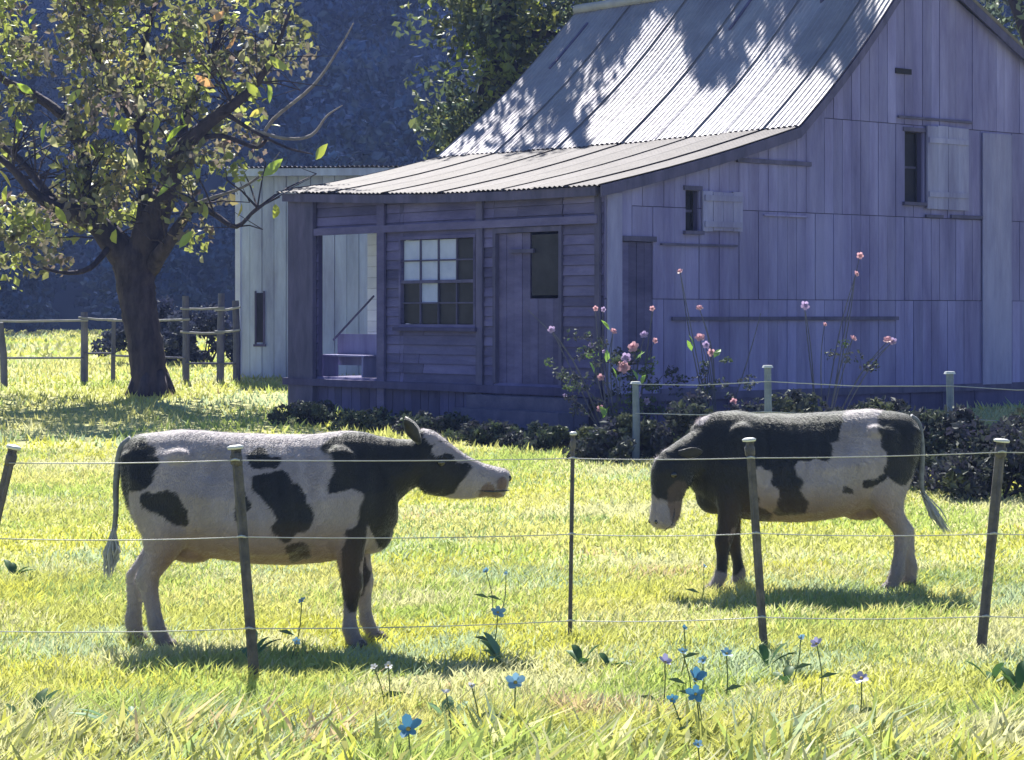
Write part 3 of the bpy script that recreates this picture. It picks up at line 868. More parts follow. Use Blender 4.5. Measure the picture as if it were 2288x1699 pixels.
    # large single leaves that catch the light
    big = [(18, 262), (75, 210), (195, 262), (250, 290), (265, 300), (330, 130), (150, 235), (415, 285), (557, 262), (648, 157), (470, 50), (578, 75), (465, 90),
           (505, 110), (480, 195), (585, 218), (602, 232), (557, 357), (705, 358), (588, 395), (530, 487), (462, 490), (400, 555), (455, 588), (610, 490), (65, 55),
           (90, 130), (345, 300), (370, 320), (305, 385), (380, 340), (215, 350), (205, 360), (235, 405), (95, 320), (130, 330), (440, 400), (350, 440), (25, 420), (150, 500),
           (40, 300), (315, 260), (280, 300), (250, 265), (130, 215), (10, 455), (60, 500), (20, 630), (260, 545)]
    protos = []
    for ci, col in enumerate([(0.322, 0.364, 0.084), (0.252, 0.336, 0.07), (0.385, 0.35, 0.112), (0.42, 0.252, 0.14), (0.434, 0.42, 0.252)]):
        lm = leaf_mat('bright leaf %s' % 'abcde'[ci], 0.5, 0.05, 0.5, col)
        vs = [(0, 0, 0), (.045, .11, .02), (.055, .2, .028), (.03, .3, .01), (0, .36, -.03), (-.03, .3, .01), (-.055, .2, .028), (-.045, .11, .02), (0, .11, -.005), (0, .2, -.005), (0, .3, -.012)]
        fs4 = [[8, 1, 2, 9], [9, 2, 3, 10], [7, 8, 9, 6], [6, 9, 10, 5]]; fs3 = [[0, 1, 8], [0, 8, 7], [10, 3, 4], [5, 10, 4]]
        protos.append(np_mesh('leaf', vs, [np.array(fs4), np.array(fs3)], lm, smooth=True))
    for i, (px, py) in enumerate(big):
        peach = (px, py) in ((470, 50), (465, 90), (480, 195), (505, 110))
        pr = protos[3] if peach else protos[[0, 1, 2, 0, 1, 4][i % 6]]
        o = link('leaf', pr, t)
        o.location = P(px, py, random.uniform(-2.9, -2.0))
        o.rotation_euler = (random.uniform(0.6, 2.4), random.uniform(-1, 1), random.uniform(0, 6.28))
        s_ = random.uniform(0.75, 1.35); o.scale = (s_ * 1.3, s_, s_)
reseed(21)
build_main_tree()

def make_tree(name, label, base, h, trunk_r, blobs, palette, weights, per=60, lsize=0.22, group=None, mat_='leaf', lean=0.0, crad=(0.6, 1.0)):
    t = empty(name, base); tag(t, label, 'tree', group)
    m = MB(); path = smooth_path([(0, 0, -0.5), (lean * .2, 0.1, h * .3), (lean * .6, -.1, h * .6), (lean, 0, h * .9)], 4)
    m.tube(path, list(np.linspace(trunk_r, trunk_r * .25, len(path))), 10, 0.06); m.build('trunk', MT['bark'], t, True)
    cen = []; rad = []
    for (x, y, z, rx, ry, rz, n) in blobs:
        bm_ = MB(); bm_.tube(smooth_path([(lean * .5, 0, h * .45), (x * .5 + lean * .3, y * .5, (z + h * .5) / 2), (x, y, z)], 3), list(np.linspace(trunk_r * .5, .03, 7)), 6, 0.05)
        bm_.build('branch', MT['bark'], t, True)
        for _ in range(n):
            p = rng.normal(size=3); p /= np.linalg.norm(p); p *= rng.random() ** (1 / 2.2)
            cen.append(np.array([x, y, z]) + p * np.array([rx, ry, rz])); rad.append(random.uniform(*crad))
    c, s, k = clump_cloud(cen, rad, per, lsize, palette, weights, 0.3)
    v, f, cc = leaf_arrays(c, s, k, 0.4, 0.55)
    link('crown', np_mesh('crown', v, [f], MT[mat_], cc), t)
    return t

OLIVE = [(0.075, 0.09, 0.038), (0.041, 0.056, 0.034), (0.15, 0.158, 0.045), (0.026, 0.038, 0.034), (0.255, 0.315, 0.068)]
OW = [30, 30, 14, 22, 6]
reseed(31)
b_ = gp(1120, 48.5)
make_tree('shade_tree', 'dark olive tree rising behind the left end of the roof', b_, 15, 0.42,
          [(-0.3, 0, 7.2, 1.6, 2.2, 2.0, 30), (0.0, 0.6, 9.6, 2.2, 2.0, 1.6, 22), (1.6, 0, 7.0, 2.0, 2.2, 2.4, 34), (0.2, 0.8, 12.2, 2.2, 1.6, 1.4, 18), (-0.7, 0, 4.9, 1.0, 1.2, 1.3, 14), (1.2, 0, 4.6, 1.6, 1.4, 1.6, 20)],
          OLIVE, OW, 95, 0.2, 'trees behind the house')
reseed(44)
b_ = Vector((3.6, 50.6, float(gz(3.6, 50.6))))
make_tree('shade_tree', 'tall tree whose crown overhangs the middle of the roof ridge', b_, 17, 0.45,
          [(0, 0, 11.0, 2.2, 2.2, 1.8, 9), (-1.8, -0.3, 14.0, 1.4, .9, .7, 7), (-.1, -1.8, 14.0, 1.4, .9, .7, 8), (1.5, -3.2, 14.4, 1.4, .9, .7, 8), (2.8, -4.3, 14.1, 1.3, .8, .7, 7), (1.5, 0.5, 14.5, 2.4, 2.0, 1.6, 9)],
          OLIVE, OW, 620, 0.24, 'trees behind the house', crad=(0.7, 1.15))
reseed(33)
b_ = gp(2330, 53.0)
make_tree('shade_tree', 'grey green tree behind the right slope of the gable', b_, 15, 0.4,
          [(0, 0, 8.8, 2.2, 2.4, 2.0, 30), (0.3, .3, 11.6, 3.0, 2.6, 2.2, 36), (-2.4, .6, 12.6, 2.4, 2.2, 1.8, 26), (1.5, 0, 7.0, 1.8, 1.8, 1.8, 18)],
          [(0.10, 0.13, 0.09), (0.07, 0.09, 0.075), (0.16, 0.19, 0.12), (0.05, 0.06, 0.06)], [30, 30, 16, 20], 80, 0.22, 'trees behind the house')

# ---- far wood and hill: one dark blue mass
def build_far():
    ys = np.concatenate([np.linspace(166, 260, 14), [320, 420]]); xs = np.linspace(-160, 160, 40)
    X, Y = np.meshgrid(xs, ys)
    Z = 0.5 + 75 * (1 - np.exp(-((Y - 166) / 34)).clip(None, 1)) + 3 * np.sin(X * .07 + 1) + 2 * np.sin(X * .19) * np.sin(Y * .05)
    Z[0] = -2
    v = np.stack([X, Y, Z], -1).reshape(-1, 3); nx = len(xs)
    i = np.arange(len(ys) - 1)[:, None] * nx + np.arange(nx - 1)[None, :]
    f = np.stack([i, i + 1, i + nx + 1, i + nx], -1).reshape(-1, 4)
    o = link('hill', np_mesh('hill', v, [f], MT['hill'], smooth=True)); o['kind'] = 'structure'
    cen = []; rad = []
    for r in range(4):
        for x in np.arange(-62, 62, 5.2):
            y = 118 + r * 14 + random.uniform(-4, 4); xx = x + random.uniform(-2.5, 2.5)
            h = 17 + r * 5 + random.uniform(-3, 4) 
            for _ in range(26):
                zz = random.uniform(0.6, h); w = 3.4 * math.sin(PI * min(1, (zz + 2) / (h + 2.5))) ** 0.6
                a = random.uniform(0, 6.28); q = w * math.sqrt(random.random())
                cen.append(np.array([xx + q * math.cos(a), y + q * math.sin(a), 0.9 + zz])); rad.append(random.uniform(1.2, 2.1))
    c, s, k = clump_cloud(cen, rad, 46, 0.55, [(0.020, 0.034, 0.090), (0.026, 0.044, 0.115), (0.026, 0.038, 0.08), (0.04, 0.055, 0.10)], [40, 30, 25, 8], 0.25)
    v, f, cc = leaf_arrays(c, s, k, 0.3, 0.7)
    o = link('far_wood', np_mesh('far_wood', v, [f], MT['leaffar'], cc))
    tag(o, 'dark blue wooded slope filling the background behind the farm', 'woodland', kind='stuff')
reseed(5)
build_far()

# ---- shrubs
def shrub(name, label, px, d, w, h, palette, weights, per=60, n=26, lsize=0.09, group=None, dep=None):
    b = gp(px, d); s = empty(name, b); tag(s, label, 'shrub', group)
    cen = []; rad = []
    for _ in range(n):
        a = random.uniform(0, 6.28); q = math.sqrt(random.random())
        z = random.uniform(0.1, 1.0); ww = math.sqrt(max(0.05, 1 - (z - .35) ** 2 * 1.6))
        cen.append(np.array([w / 2 * q * ww * math.cos(a), (dep or w) / 2 * q * ww * math.sin(a), h * z * (1 - 0.25 * q)])); rad.append(random.uniform(0.14, 0.26) * (0.6 + h * .35))
    c, s_, k = clump_cloud(cen, rad, per, lsize, palette, weights, 0.3)
    c[:, 2] = np.maximum(c[:, 2], 0.02)
    v, f, cc = leaf_arrays(c, s_, k, 0.0, 0.55)
    m = MB()
    for _ in range(9):
        p = random.choice(cen); m.tube([(random.uniform(-.1, .1), random.uniform(-.1, .1), -0.15), tuple(p * np.array([.5, .5, .45])), tuple(p)], [.022, .016, .007], 5)
    m.build('stems', MT['bark'], s)
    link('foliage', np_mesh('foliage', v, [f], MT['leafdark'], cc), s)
    return s
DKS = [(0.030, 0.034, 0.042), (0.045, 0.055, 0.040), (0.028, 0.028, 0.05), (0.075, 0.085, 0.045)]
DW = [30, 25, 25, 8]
for i, (px, d, w, h, lab) in enumerate([
        (1395, 30.5, 1.3, 0.55, 'low dark shrub left of the grazing cow, below the pink roses'),
        (1560, 30.5, 1.7, 0.85, 'dark shrub behind the neck of the right cow'),
        (1760, 31.0, 1.9, 0.95, 'dark shrub behind the back of the right cow'),
        (1960, 30.0, 1.8, 0.90, 'dark shrub behind the rump of the right cow'),
        (2105, 27.0, 1.3, 1.0, 'dark shrub at the foot of the right garden post'),
        (2215, 25.8, 1.5, 1.05, 'dark shrub left of the one at the right edge'),
        (2330, 26.2, 1.6, 1.15, 'dark shrub cut off by the right edge of the picture')]):
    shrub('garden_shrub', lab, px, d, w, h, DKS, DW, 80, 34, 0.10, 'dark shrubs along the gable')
for px, d, w, h, lab in ((700, 36.6, 1.3, .34, 'low dark plant at the left corner of the porch base'), (850, 35.6, 1.4, .30, 'low dark plant below the open porch doorway'),
                        (985, 34.6, 1.4, .34, 'low dark plant below the paned window'), (1100, 33.2, 1.2, .30, 'low dark plant at the left foot of the steps'), (1235, 32.2, 1.4, .32, 'low dark plant in front of the steps')):
    shrub('low_plant', lab, px, d, w, h, [(0.028, 0.036, 0.034), (0.045, 0.06, 0.034), (0.028, 0.028, 0.046)], [3, 3, 2], 70, 26, 0.09, 'low plants along the porch foot', dep=.8)
for px, d, w, h, lab in ((330, 56, 2.2, 1.7, 'dark blue bush behind the trunk and yard fence'), (455, 55, 2.0, 1.5, 'dark blue bush between the trunk and the pale shed')):
    shrub('dark_bush', lab, px, d, w, h, [(0.025, 0.03, 0.06), (0.035, 0.04, 0.08), (0.05, 0.055, 0.08)], [3, 3, 1], 110, 44, 0.13, 'bushes behind the yard fence')

# ---- rose bush
def build_roses():
    D = 32.0
    b = gp(1370, D); s = empty('rose_bush', b)
    tag(s, 'sprawling rose bush with pink blooms at the corner of the house', 'shrub')
    def P(px, py, dd=0): return at(px, py, D + dd) - b
    tips = [(1233, 738), (1370, 742), (1368, 820), (1418, 775), (1440, 750), (1565, 762), (1590, 792), (1340, 692), (1180, 693), (1460, 690), (1563, 690), (1905, 758), (1992, 765),
            (1797, 685), (1912, 610), (1520, 608), (1340, 920), (1430, 895), (1345, 845), (1635, 900), (1555, 880), (1700, 700), (1280, 860), (1480, 840)]
    roots = [(1370, 0), (1420, .2), (1600, .1), (1840, .2)]
    m = MB()
    for (px, py) in tips:
        rx = min(roots, key=lambda r: abs(r[0] - px) + random.uniform(0, 40))
        p = P(px, py, -.1); q = Vector(((rx[0] - CX) / F * D - b.x, rx[1], -0.1))
        mid = q.lerp(p, .55) + Vector((random.uniform(-.1, .1), 0, .22))
        m.tube(smooth_path([q, mid, p], 4), list(np.linspace(.012, .005, 9)), 5)
    CANES = m
    cen = []; rad = []
    for (cx_, cy_, rx, ry, n) in ((1360, 850, 110, 95, 40), (1300, 790, 90, 60, 10), (1440, 860, 80, 70, 14), (1560, 830, 70, 50, 8), (1380, 930, 120, 50, 24), (1920, 800, 70, 45, 6), (1650, 880, 60, 40, 5)):
        for _ in range(n):
            a = random.uniform(0, 6.28); q = math.sqrt(random.random())
            cen.append(np.array(P(cx_ + rx * q * math.cos(a), cy_ + ry * q * math.sin(a), random.uniform(-.3, .4)))); rad.append(random.uniform(.07, .16))
    c, k1, k = clump_cloud(cen, rad, 26, 0.06, [(0.045, 0.05, 0.06), (0.07, 0.10, 0.05), (0.035, 0.035, 0.06), (0.16, 0.26, 0.08)], [30, 20, 24, 5], .25)
    ok = c[:, 2] > 0.02
    v, f, cc = leaf_arrays(c[ok], k1[ok], k[ok], 0.0, 0.6)
    link('foliage', np_mesh('foliage', v, [f], MT['leafdark'], cc), s)
    def bloom_mesh(name, mt):
        mb = MB()
        for ring, (n, r, z, tilt) in enumerate(((5, .055, 0, .35), (5, .04, .012, .8), (3, .022, .02, 1.2))):
            for i in range(n):
                a = 2 * PI * i / n + ring * .5
                ca, sa = math.cos(a), math.sin(a)
                def W(u_, w_):
                    x = u_ * math.cos(tilt); zz = z + u_ * math.sin(tilt) + 0.2 * abs(w_)
                    return (ca * x - sa * w_, sa * x + ca * w_, zz)
                mb.add([W(0.003, 0), W(r * .55, -r * .5), W(r * 1.1, -r * .25), W(r * 1.1, r * .25), W(r * .55, r * .5)], [[0, 1, 2, 3], [0, 3, 4]])
        return mb.mesh(name, MT[mt], True)
    bm = [bloom_mesh('bloom', 'petalpink'), bloom_mesh('bloom', 'petalmauve')]
    blooms = [(1233, 738, 1.0, 1), (1370, 742, .9, 0), (1417, 778, 1.5, 0), (1400, 800, 1.3, 1), (1392, 822, 1.7, 0), (1440, 750, 1.1, 1), (1462, 762, .8, 0), (1330, 690, .7, 0), (1347, 692, .7, 1), (1458, 690, .7, 0),
              (1563, 690, .9, 0), (1564, 757, 1.3, 0), (1577, 772, 1.0, 1), (1588, 788, 1.0, 0), (1342, 845, 1.0, 0), (1342, 915, 1.0, 0), (1444, 897, .9, 1), (1425, 883, .8, 1), (1320, 772, .7, 1), (1350, 786, .5, 1),
              (1181, 695, .6, 1), (1640, 898, .9, 0), (1520, 608, .8, 0), (1672, 548, .7, 1), (1797, 684, 1.2, 1), (1842, 726, .6, 0), (1905, 758, 1.0, 0), (1984, 762, 1.2, 0), (1996, 764, 1.0, 1), (1912, 613, .8, 0), (1921, 572, .9, 0), (1850, 417, .8, 1), (1262, 885, .6, 1)]
    blooms = [b4 for b4 in blooms if b4[1] > 560 and b4[0] > 1200]
    for (px, py, sc, kind) in blooms:
        o = link('bloom', bm[kind], s); o.location = P(px, py, -.22)
        rx = min(roots, key=lambda r: abs(r[0] - px))
        p = P(px, py, -.21); q = Vector(((rx[0] - CX) / F * D - b.x + random.uniform(-.08, .08), rx[1], -0.1))
        mid = q.lerp(p, .6) + Vector((random.uniform(-.08, .08), random.uniform(-.05, .05), .16))
        CANES.tube(smooth_path([q, mid, p], 5), list(np.linspace(.011, .0045, 11)), 5)
        o.rotation_euler = (random.uniform(.7, 1.6), random.uniform(-.6, .6), random.uniform(-.6, .6)); o.scale = (sc * 1.0,) * 3
    CANES.build('canes', MT['fencewood'], s)
    # light green leaves beside the blooms
    lm = np_mesh('leaf', [(0, 0, 0), (.03, .05, .008), (.022, .1, .004), (0, .14, -.01), (-.022, .1, .004), (-.03, .05, .008)], [np.array([[0, 1, 2, 5], [5, 2, 3, 4]])], leaf_mat('fresh rose leaf', .4, .05, .4, (.20, .32, .09)))
    for (px, py) in ((1355, 810), (1378, 846), (1420, 805), (1432, 800), (1425, 850), (1432, 858), (1328, 835), (1346, 935), (1355, 930), (1550, 775), (1595, 800), (1362, 738), (1545, 785), (2100, 735), (2088, 830), (2185, 828), (2025, 880), (1990, 780), (1945, 745), (1120, 842), (730, 866), (840, 896), (1045, 892), (720, 868)):
        if px < 1200 or px > 1600: continue
        o = link('leaf', lm, s); o.location = P(px, py, -.42); o.rotation_euler = (random.uniform(.8, 1.8), random.uniform(-1, 1), random.uniform(0, 6.28)); o.scale = (1.5, 1.3, 1.3)
reseed(12)
build_roses()

# ------------------------------------------------------------------ garden wire fence in front of the gable
def build_garden_fence():
    f = empty('garden_fence', gp(1715, 29.0)); b = f.location.copy()
    tag(f, 'thin garden wire fence with blue grey posts behind the right cow', 'fence')
    ps = [(1420, 30.2, 858), (1715, 29.0, 822), (2122, 27.6, 836), (2420, 27.0, 850)]
    tops = []
    for (px, d, top) in ps:
        p = gp(px, d) - b; h = at(px, top, d).z - b.z
        mb = MB(); mb.tube([(p.x, p.y, p.z - .3), (p.x + .01, p.y, (p.z + h) / 2), (p.x, p.y, h)], [.05, .048, .045], 8, .05)
        po = mb.build('fence_post', MT['gpost'], f)
        c = MB(); c.tube([(p.x, p.y, h), (p.x, p.y, h + .03)], [.075, .06], 10); c.build('post_cap', MT['cap'], po)
        tops.append(Vector((p.x, p.y - .05, h)))
    for dz in (-0.17, -0.55):
        for a, c in zip(tops[:-1], tops[1:]):
            za = (tops[1].z + dz)
            A_ = Vector((a.x, a.y, za + (a.z - tops[1].z) * .3)); C_ = Vector((c.x, c.y, za + (c.z - tops[1].z) * .3))
            mb = MB(); mb.tube([A_, A_.lerp(C_, .5) - Vector((0, 0, .03)), C_], .006, 5); mb.build('wire', MT['wire'], f)
build_garden_fence()

# ------------------------------------------------------------------ pasture wire fence
def picket_mesh(h, r, thin=False):
    mb = MB(); rings = []
    prof = []
    for i in range(3):
        a = i * 2 * PI / 3 + PI / 2
        for da, rr in ((-.22, 1.0), (.22, 1.0), (PI / 3, .34)):
            prof.append((math.cos(a + da) * rr, math.sin(a + da) * rr))
    for z in np.linspace(-0.35, h, 8):
        k = r * (1 + random.uniform(-.05, .05)) * (1.12 if z < .1 else 1)
        rings.append([(x * k, y * k, z) for x, y in prof])
    mb.rings(rings)
    return mb.mesh('fence_post', MT['picket'])
def build_pasture_fence():
    f = empty('pasture_fence', gp(545, 13.3)); b = f.location.copy()
    tag(f, 'three strand wire fence on dark steel pickets across the foreground', 'fence')
    # (bottom px, depth, top px, top py, radius)
    ps = [(-95, 13.0, 30, 1003, .030), (567, 13.25, 526, 1003, .034), (1274, 14.7, 1281, 972, .016), (1706, 14.4, 1674, 986, .030), (2192, 14.2, 2238, 988, .034), (2700, 14.0, 2720, 990, .03)]
    rows = []
    for (px, d, tx, ty, r) in ps:
        p = gp(px, d) - b; t = at(tx, ty, d) - b
        ax = t - p; h = ax.length
        o = link('fence_post', picket_mesh(h, r), f)
        o.location = p
        o.rotation_euler = ax.to_track_quat('Z', 'Y').to_euler()
        c = MB(); w = r * 1.35
        c.tube([(0, 0, h - .002), (0, 0, h + .012), (0, 0, h + .02)], [w, w * 1.1, w * .7], 10)
        co = c.build('post_cap', MT['cap'], o, True)
        ins = MB(); ins.tube([(0, 0, h - .10), (0, 0, h - .085), (0, 0, h - .04), (0, 0, h - .02)], [r * .6, r * 1.05, r * 1.1, r * .7], 10)
        ins.build('insulator', MT['picket'], o, True)
        rows.append((p, t))
    hs = [(1034, 1028, 1024, 1023, 1010, 1008), (1202, 1199, 1193, 1191, 1192, 1192), (1408, 1403, 1386, 1378, 1376, 1376)]
    for wi, hrow in enumerate(hs):
        pts = []
        for (p, t), row, pp in zip(rows, hrow, ps):
            z = EYE - (row - HOR) / F * pp[1]
            tt = (z - p.z - b.z) / max(.1, (t.z - p.z)); q = p.lerp(t, tt); q.y -= .035
            pts.append(q)
        full = []
        for a, c in zip(pts[:-1], pts[1:]):
            for k in range(8):
                u_ = k / 8; q = a.lerp(c, u_); q.z -= .014 * 4 * u_ * (1 - u_) * (1 if wi else .6); full.append(q)
        full.append(pts[-1])
        mb = MB(); mb.tube(full, .0034, 5); mb.build('wire', MT['wire'], f, True)
        for q in pts[1:5]:
            tw = MB(); tw.tube([(q.x - .025, q.y - .004, q.z), (q.x, q.y - .012, q.z + .006), (q.x + .025, q.y - .004, q.z)], [.006, .008, .006], 6); tw.build('wire_tie', MT['wire'], f)
build_pasture_fence()

# ------------------------------------------------------------------ cows
def ring_(c, e1, e2, hw, hh, k=22, ex=2.3, narrow=0.0):
    out = []
    for j in range(k):
        a = 2 * PI * j / k
        ca, sa = math.cos(a), math.sin(a)
        x = math.copysign(abs(ca) ** (2 / ex), ca); z = math.copysign(abs(sa) ** (2 / ex), sa)
        w = hw * (1 - narrow * max(0, z) + 0.0)
        p = Vector(c) + e1 * (x * w) + e2 * (z * hh)
        out.append(tuple(p))
    return out
EY = Vector((0, 1, 0)); EX = Vector((1, 0, 0)); EZ = Vector((0, 0, 1))

def ellipsoid(mb, c, r, k=14, n=9):
    rings = []
    for i in range(n):
        th = PI * (i + .5) / n
        rings.append([(c[0] + r[0] * math.sin(th) * math.cos(2 * PI * j / k), c[1] + r[1] * math.sin(th) * math.sin(2 * PI * j / k), c[2] - r[2] * math.cos(th)) for j in range(k)])
    mb.rings(rings)

def make_cow(name, label, loc, rz, neck, head, legs, black, white, yaw=0.0, pink=(), tail=None, seed=0):
    cow = empty(name, loc, rz); tag(cow, label, 'cow', 'cows grazing behind the wire fence')
    mb = MB()
    tor = [(-.885, 1.23, 1.08, .07), (-.865, 1.285, .96, .15), (-.80, 1.335, .82, .225), (-.68, 1.355, .70, .265), (-.50, 1.375, .61, .29), (-.30, 1.36, .555, .325), (-.08, 1.345, .525, .355),
           (.15, 1.34, .515, .355), (.35, 1.345, .525, .325), (.52, 1.365, .55, .285), (.66, 1.355, .60, .25), (.78, 1.31, .68, .20), (.86, 1.24, .78, .13)]
    mb.rings([ring_((x, 0, (zt + zb) / 2), EY, EZ, w, (zt - zb) / 2, 26, 2.25, 0.30) for x, zt, zb, w in tor])
    for s in (-1, 1):
        ellipsoid(mb, (-.50, s * .195, 1.205), (.085, .055, .06))       # hook bones
        ellipsoid(mb, (-.81, s * .115, 1.19), (.07, .05, .06))       # pin bones
        ellipsoid(mb, (.50, s * .165, .98), (.17, .105, .30))         # shoulder
        ellipsoid(mb, (-.60, s * .17, .95), (.21, .10, .30))          # thigh
        ellipsoid(mb, (.05, s * .22, .82), (.42, .15, .24))           # barrel
    ellipsoid(mb, (.68, 0, .72), (.15, .12, .14))                     # brisket
    ellipsoid(mb, (-.44, 0, .60), (.15, .12, .075))                   # small udder tucked between the thighs
    hb = MB()
    hb.rings([ring_((x, 0, z), EY, Vector((math.sin(an), 0, math.cos(an))), hw, hh, 20, 2.15, .15) for x, z, hh, hw, an in neck])
    hb.rings([ring_((x, 0, z), EY, Vector((math.sin(an), 0, math.cos(an))), hw, hh, 20, 2.25, nr) for x, z, hh, hw, an, nr in head['st']])
    def bend(p):
        p = Vector(p)
        t = min(1, max(0, (p.x - .62) / .40)); t = t * t * (3 - 2 * t)
        a = yaw * t
        q = p - Vector((.62, 0, 0))
        return Vector((.62 + q.x * math.cos(a) - q.y * math.sin(a), q.x * math.sin(a) + q.y * math.cos(a), p.z))
    for (ex_, ey_, ez_, ea, eb, ec) in head['ex']:
        for s in (-1, 1): ellipsoid(hb, (ex_, s * ey_, ez_), (ea, eb, ec), 12, 8)
    hv_ = np.concatenate(hb.v); hv2 = np.array([tuple(bend(p)) for p in hv_])
    mb.add(hv2, hb.f[4] + hb.f[3])
    hooves = []
    for kind, side, dx, dl in legs:
        s = side
        if kind == 'f':
            ch = [(.55, .15, .98, .16, .085), (.57, .165, .78, .135, .09), (.57, .17, .62, .095, .075), (.575, .165, .50, .068, .06), (.59, .16, .385, .060, .055), (.582, .16, .30, .042, .042), (.578, .16, .20, .036, .038), (.58, .16, .125, .046, .048), (.60, .16, .075, .044, .046), (.625, .16, .035, .058, .055)]
        else:
            ch = [(-.62, .13, 1.05, .20, .11), (-.58, .15, .88, .22, .13), (-.57, .165, .74, .18, .11), (-.615, .165, .62, .115, .085), (-.675, .16, .53, .082, .062), (-.735, .155, .445, .068, .052), (-.728, .15, .37, .053, .045), (-.712, .15, .25, .042, .042), (-.700, .15, .145, .050, .05), (-.675, .15, .085, .046, .047), (-.645, .15, .035, .060, .056)]
        z0 = 0.85
        rings = []
        for (x, y, z, rx, ry) in ch:
            t = min(1, max(0, (z0 - z) / z0)); xx = x + dx * t ** 1.2; yy = s * (y + dl * t)
            kx = 1.14 if z < .6 else 1.0
            rings.append(ring_((xx, yy, z), EY, EX, ry * kx, rx * kx, 14, 2.0))
        mb.rings(rings[::-1])
        x, y, z, rx, ry = ch[-1]; hooves.append((x + dx, s * (y + dl)))
    me = mb.mesh('body')
    o = link('body', me, cow)
    md = o.modifiers.new('r', 'REMESH'); md.mode = 'VOXEL'; md.voxel_size = 0.0125; md.use_smooth_shade = True
    sm = o.modifiers.new('s', 'SMOOTH'); sm.factor = 0.5; sm.iterations = 7
    dg = bpy.context.evaluated_depsgraph_get()
    nm = bpy.data.meshes.new_from_object(o.evaluated_get(dg))
    o.modifiers.clear(); o.data = nm; nm.name = 'body'; bpy.data.meshes.remove(me)
    n = len(nm.vertices); co = np.empty(n * 3, np.float32); nm.vertices.foreach_get('co', co); co = co.reshape(-1, 3)
    # skin relief: ribs, folds
    nv = np.empty(n * 3, np.float32); nm.vertices.foreach_get('normal', nv); nv = nv.reshape(-1, 3)
    bm_x, bm_z = co[:, 0], co[:, 2]
    rib = np.sin(bm_x * 62 + bm_z * 9) * np.exp(-((bm_x - .12) / .28) ** 2) * np.exp(-((bm_z - .95) / .2) ** 2) * .008
    def dent(x0, z0, rx, rz_, d): return -d * np.exp(-((bm_x - x0) / rx) ** 2 - ((bm_z - z0) / rz_) ** 2)
    rib = rib + (dent(-.30, 1.14, .10, .11, .042) + dent(.31, 1.06, .05, .24, .022) + dent(-.37, .86, .05, .18, .026) + dent(.74, 1.0, .05, .18, .016) + dent(-.70, 1.10, .06, .10, .020) - dent(.02, .80, .25, .14, .012)) * np.clip(np.abs(co[:, 1]) / .15, 0, 1)
    co2 = co + nv * rib[:, None]
    wr = np.empty((n, 3)); 
    for i in range(n):
        p = co[i]; wr[i] = mnoise.noise_vector(Vector((p[0] * 5 + seed, p[1] * 3, p[2] * 5)))
        co2[i] += nv[i] * (.006 * mnoise.noise(Vector((p[0] * 7, p[1] * 7 + seed, p[2] * 5))))
    nm.vertices.foreach_set('co', co2.astype(np.float32).ravel())
    # undo head yaw for patch lookup
    wr2 = np.array([mnoise.noise_vector(Vector((p[0] * 14, p[1] * 9 + seed, p[2] * 12))) for p in co])
    x = co[:, 0] + wr[:, 0] * .075 + wr2[:, 0] * .030; z = co[:, 2] + wr[:, 2] * .075 + wr2[:, 2] * .034
    fine = np.array([mnoise.noise(Vector((p[0] * 34, p[1] * 34, p[2] * 14 + seed))) for p in co]) * .10
    def cover(lst):
        r = np.full(n, 9.0)
        for (cx_, cz_, rx, rz_) in lst: r = np.minimum(r, ((x - cx_) / rx) ** 2 + ((z - cz_) / rz_) ** 2)
        return np.clip((1.0 - r + fine) / .12 + .5, 0, 1)
    kb = cover(black); kw = cover(white); kb = kb * (1 - kw)
    wcol = np.array([.31, .27, .30]); bcol = np.array([.011, .011, .016])
    colr = wcol * (1 - kb[:, None]) + bcol * kb[:, None]
    if pink:
        kp = cover(pink)[:, None] * (1 - 0.6 * kb[:, None]); colr = colr * (1 - kp) + np.array([.17, .115, .105]) * kp
    low = np.clip((.36 - co[:, 2]) / .3, 0, 1)[:, None]          # dung and mud stained lower legs
    colr = colr * (1 - .45 * low) + np.array([.22, .15, .09]) * .45 * low * (colr.mean(1)[:, None] * .9 + .1)
    belly_bounce = (np.clip((.84 - co[:, 2]) / .26, 0, 1) * np.clip((.75 - np.abs(co[:, 0])) / .2, 0, 1) * np.clip((co[:, 2] - .2) / .2, 0, 1))[:, None]  # warm bounce light off the grass, painted into belly and upper legs
    colr = colr * (1 - .75 * belly_bounce) + np.array([.24, .13, .075]) * .75 * belly_bounce * (1 - kb[:, None] * .7)
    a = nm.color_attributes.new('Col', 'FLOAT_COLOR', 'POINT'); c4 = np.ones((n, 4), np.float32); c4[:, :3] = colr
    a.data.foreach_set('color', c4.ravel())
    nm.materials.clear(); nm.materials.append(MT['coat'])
    nm.update()
    # short coat hair lying back and down
    hn = 90000
    vi = rng.integers(0, n, hn); bp_ = co2[vi]; nn_ = nv[vi]
    flow = np.stack([-.7 + .3 * wr[vi, 0] + rng.normal(0, .12, hn), rng.normal(0, .12, hn), -.6 + .4 * wr[vi, 2] + rng.normal(0, .12, hn)], 1)
    flow -= nn_ * (flow * nn_).sum(1)[:, None]; dd_ = flow + nn_ * rng.uniform(.12, .34, (hn, 1)); dd_ /= np.linalg.norm(dd_, axis=1)[:, None]
    sw = np.cross(dd_, nn_); sw /= np.linalg.norm(sw, axis=1)[:, None] + 1e-6
    ln = rng.uniform(.016, .034, (hn, 1)); bp_ = bp_ + rng.normal(0, .004, (hn, 3)) - nn_ * .002
    hvv = np.stack([bp_ - sw * .0015, bp_ + sw * .0015, bp_ + dd_ * ln], 1).reshape(-1, 3)
    hc = colr[vi] * rng.uniform(.88, 1.14, (hn, 1))
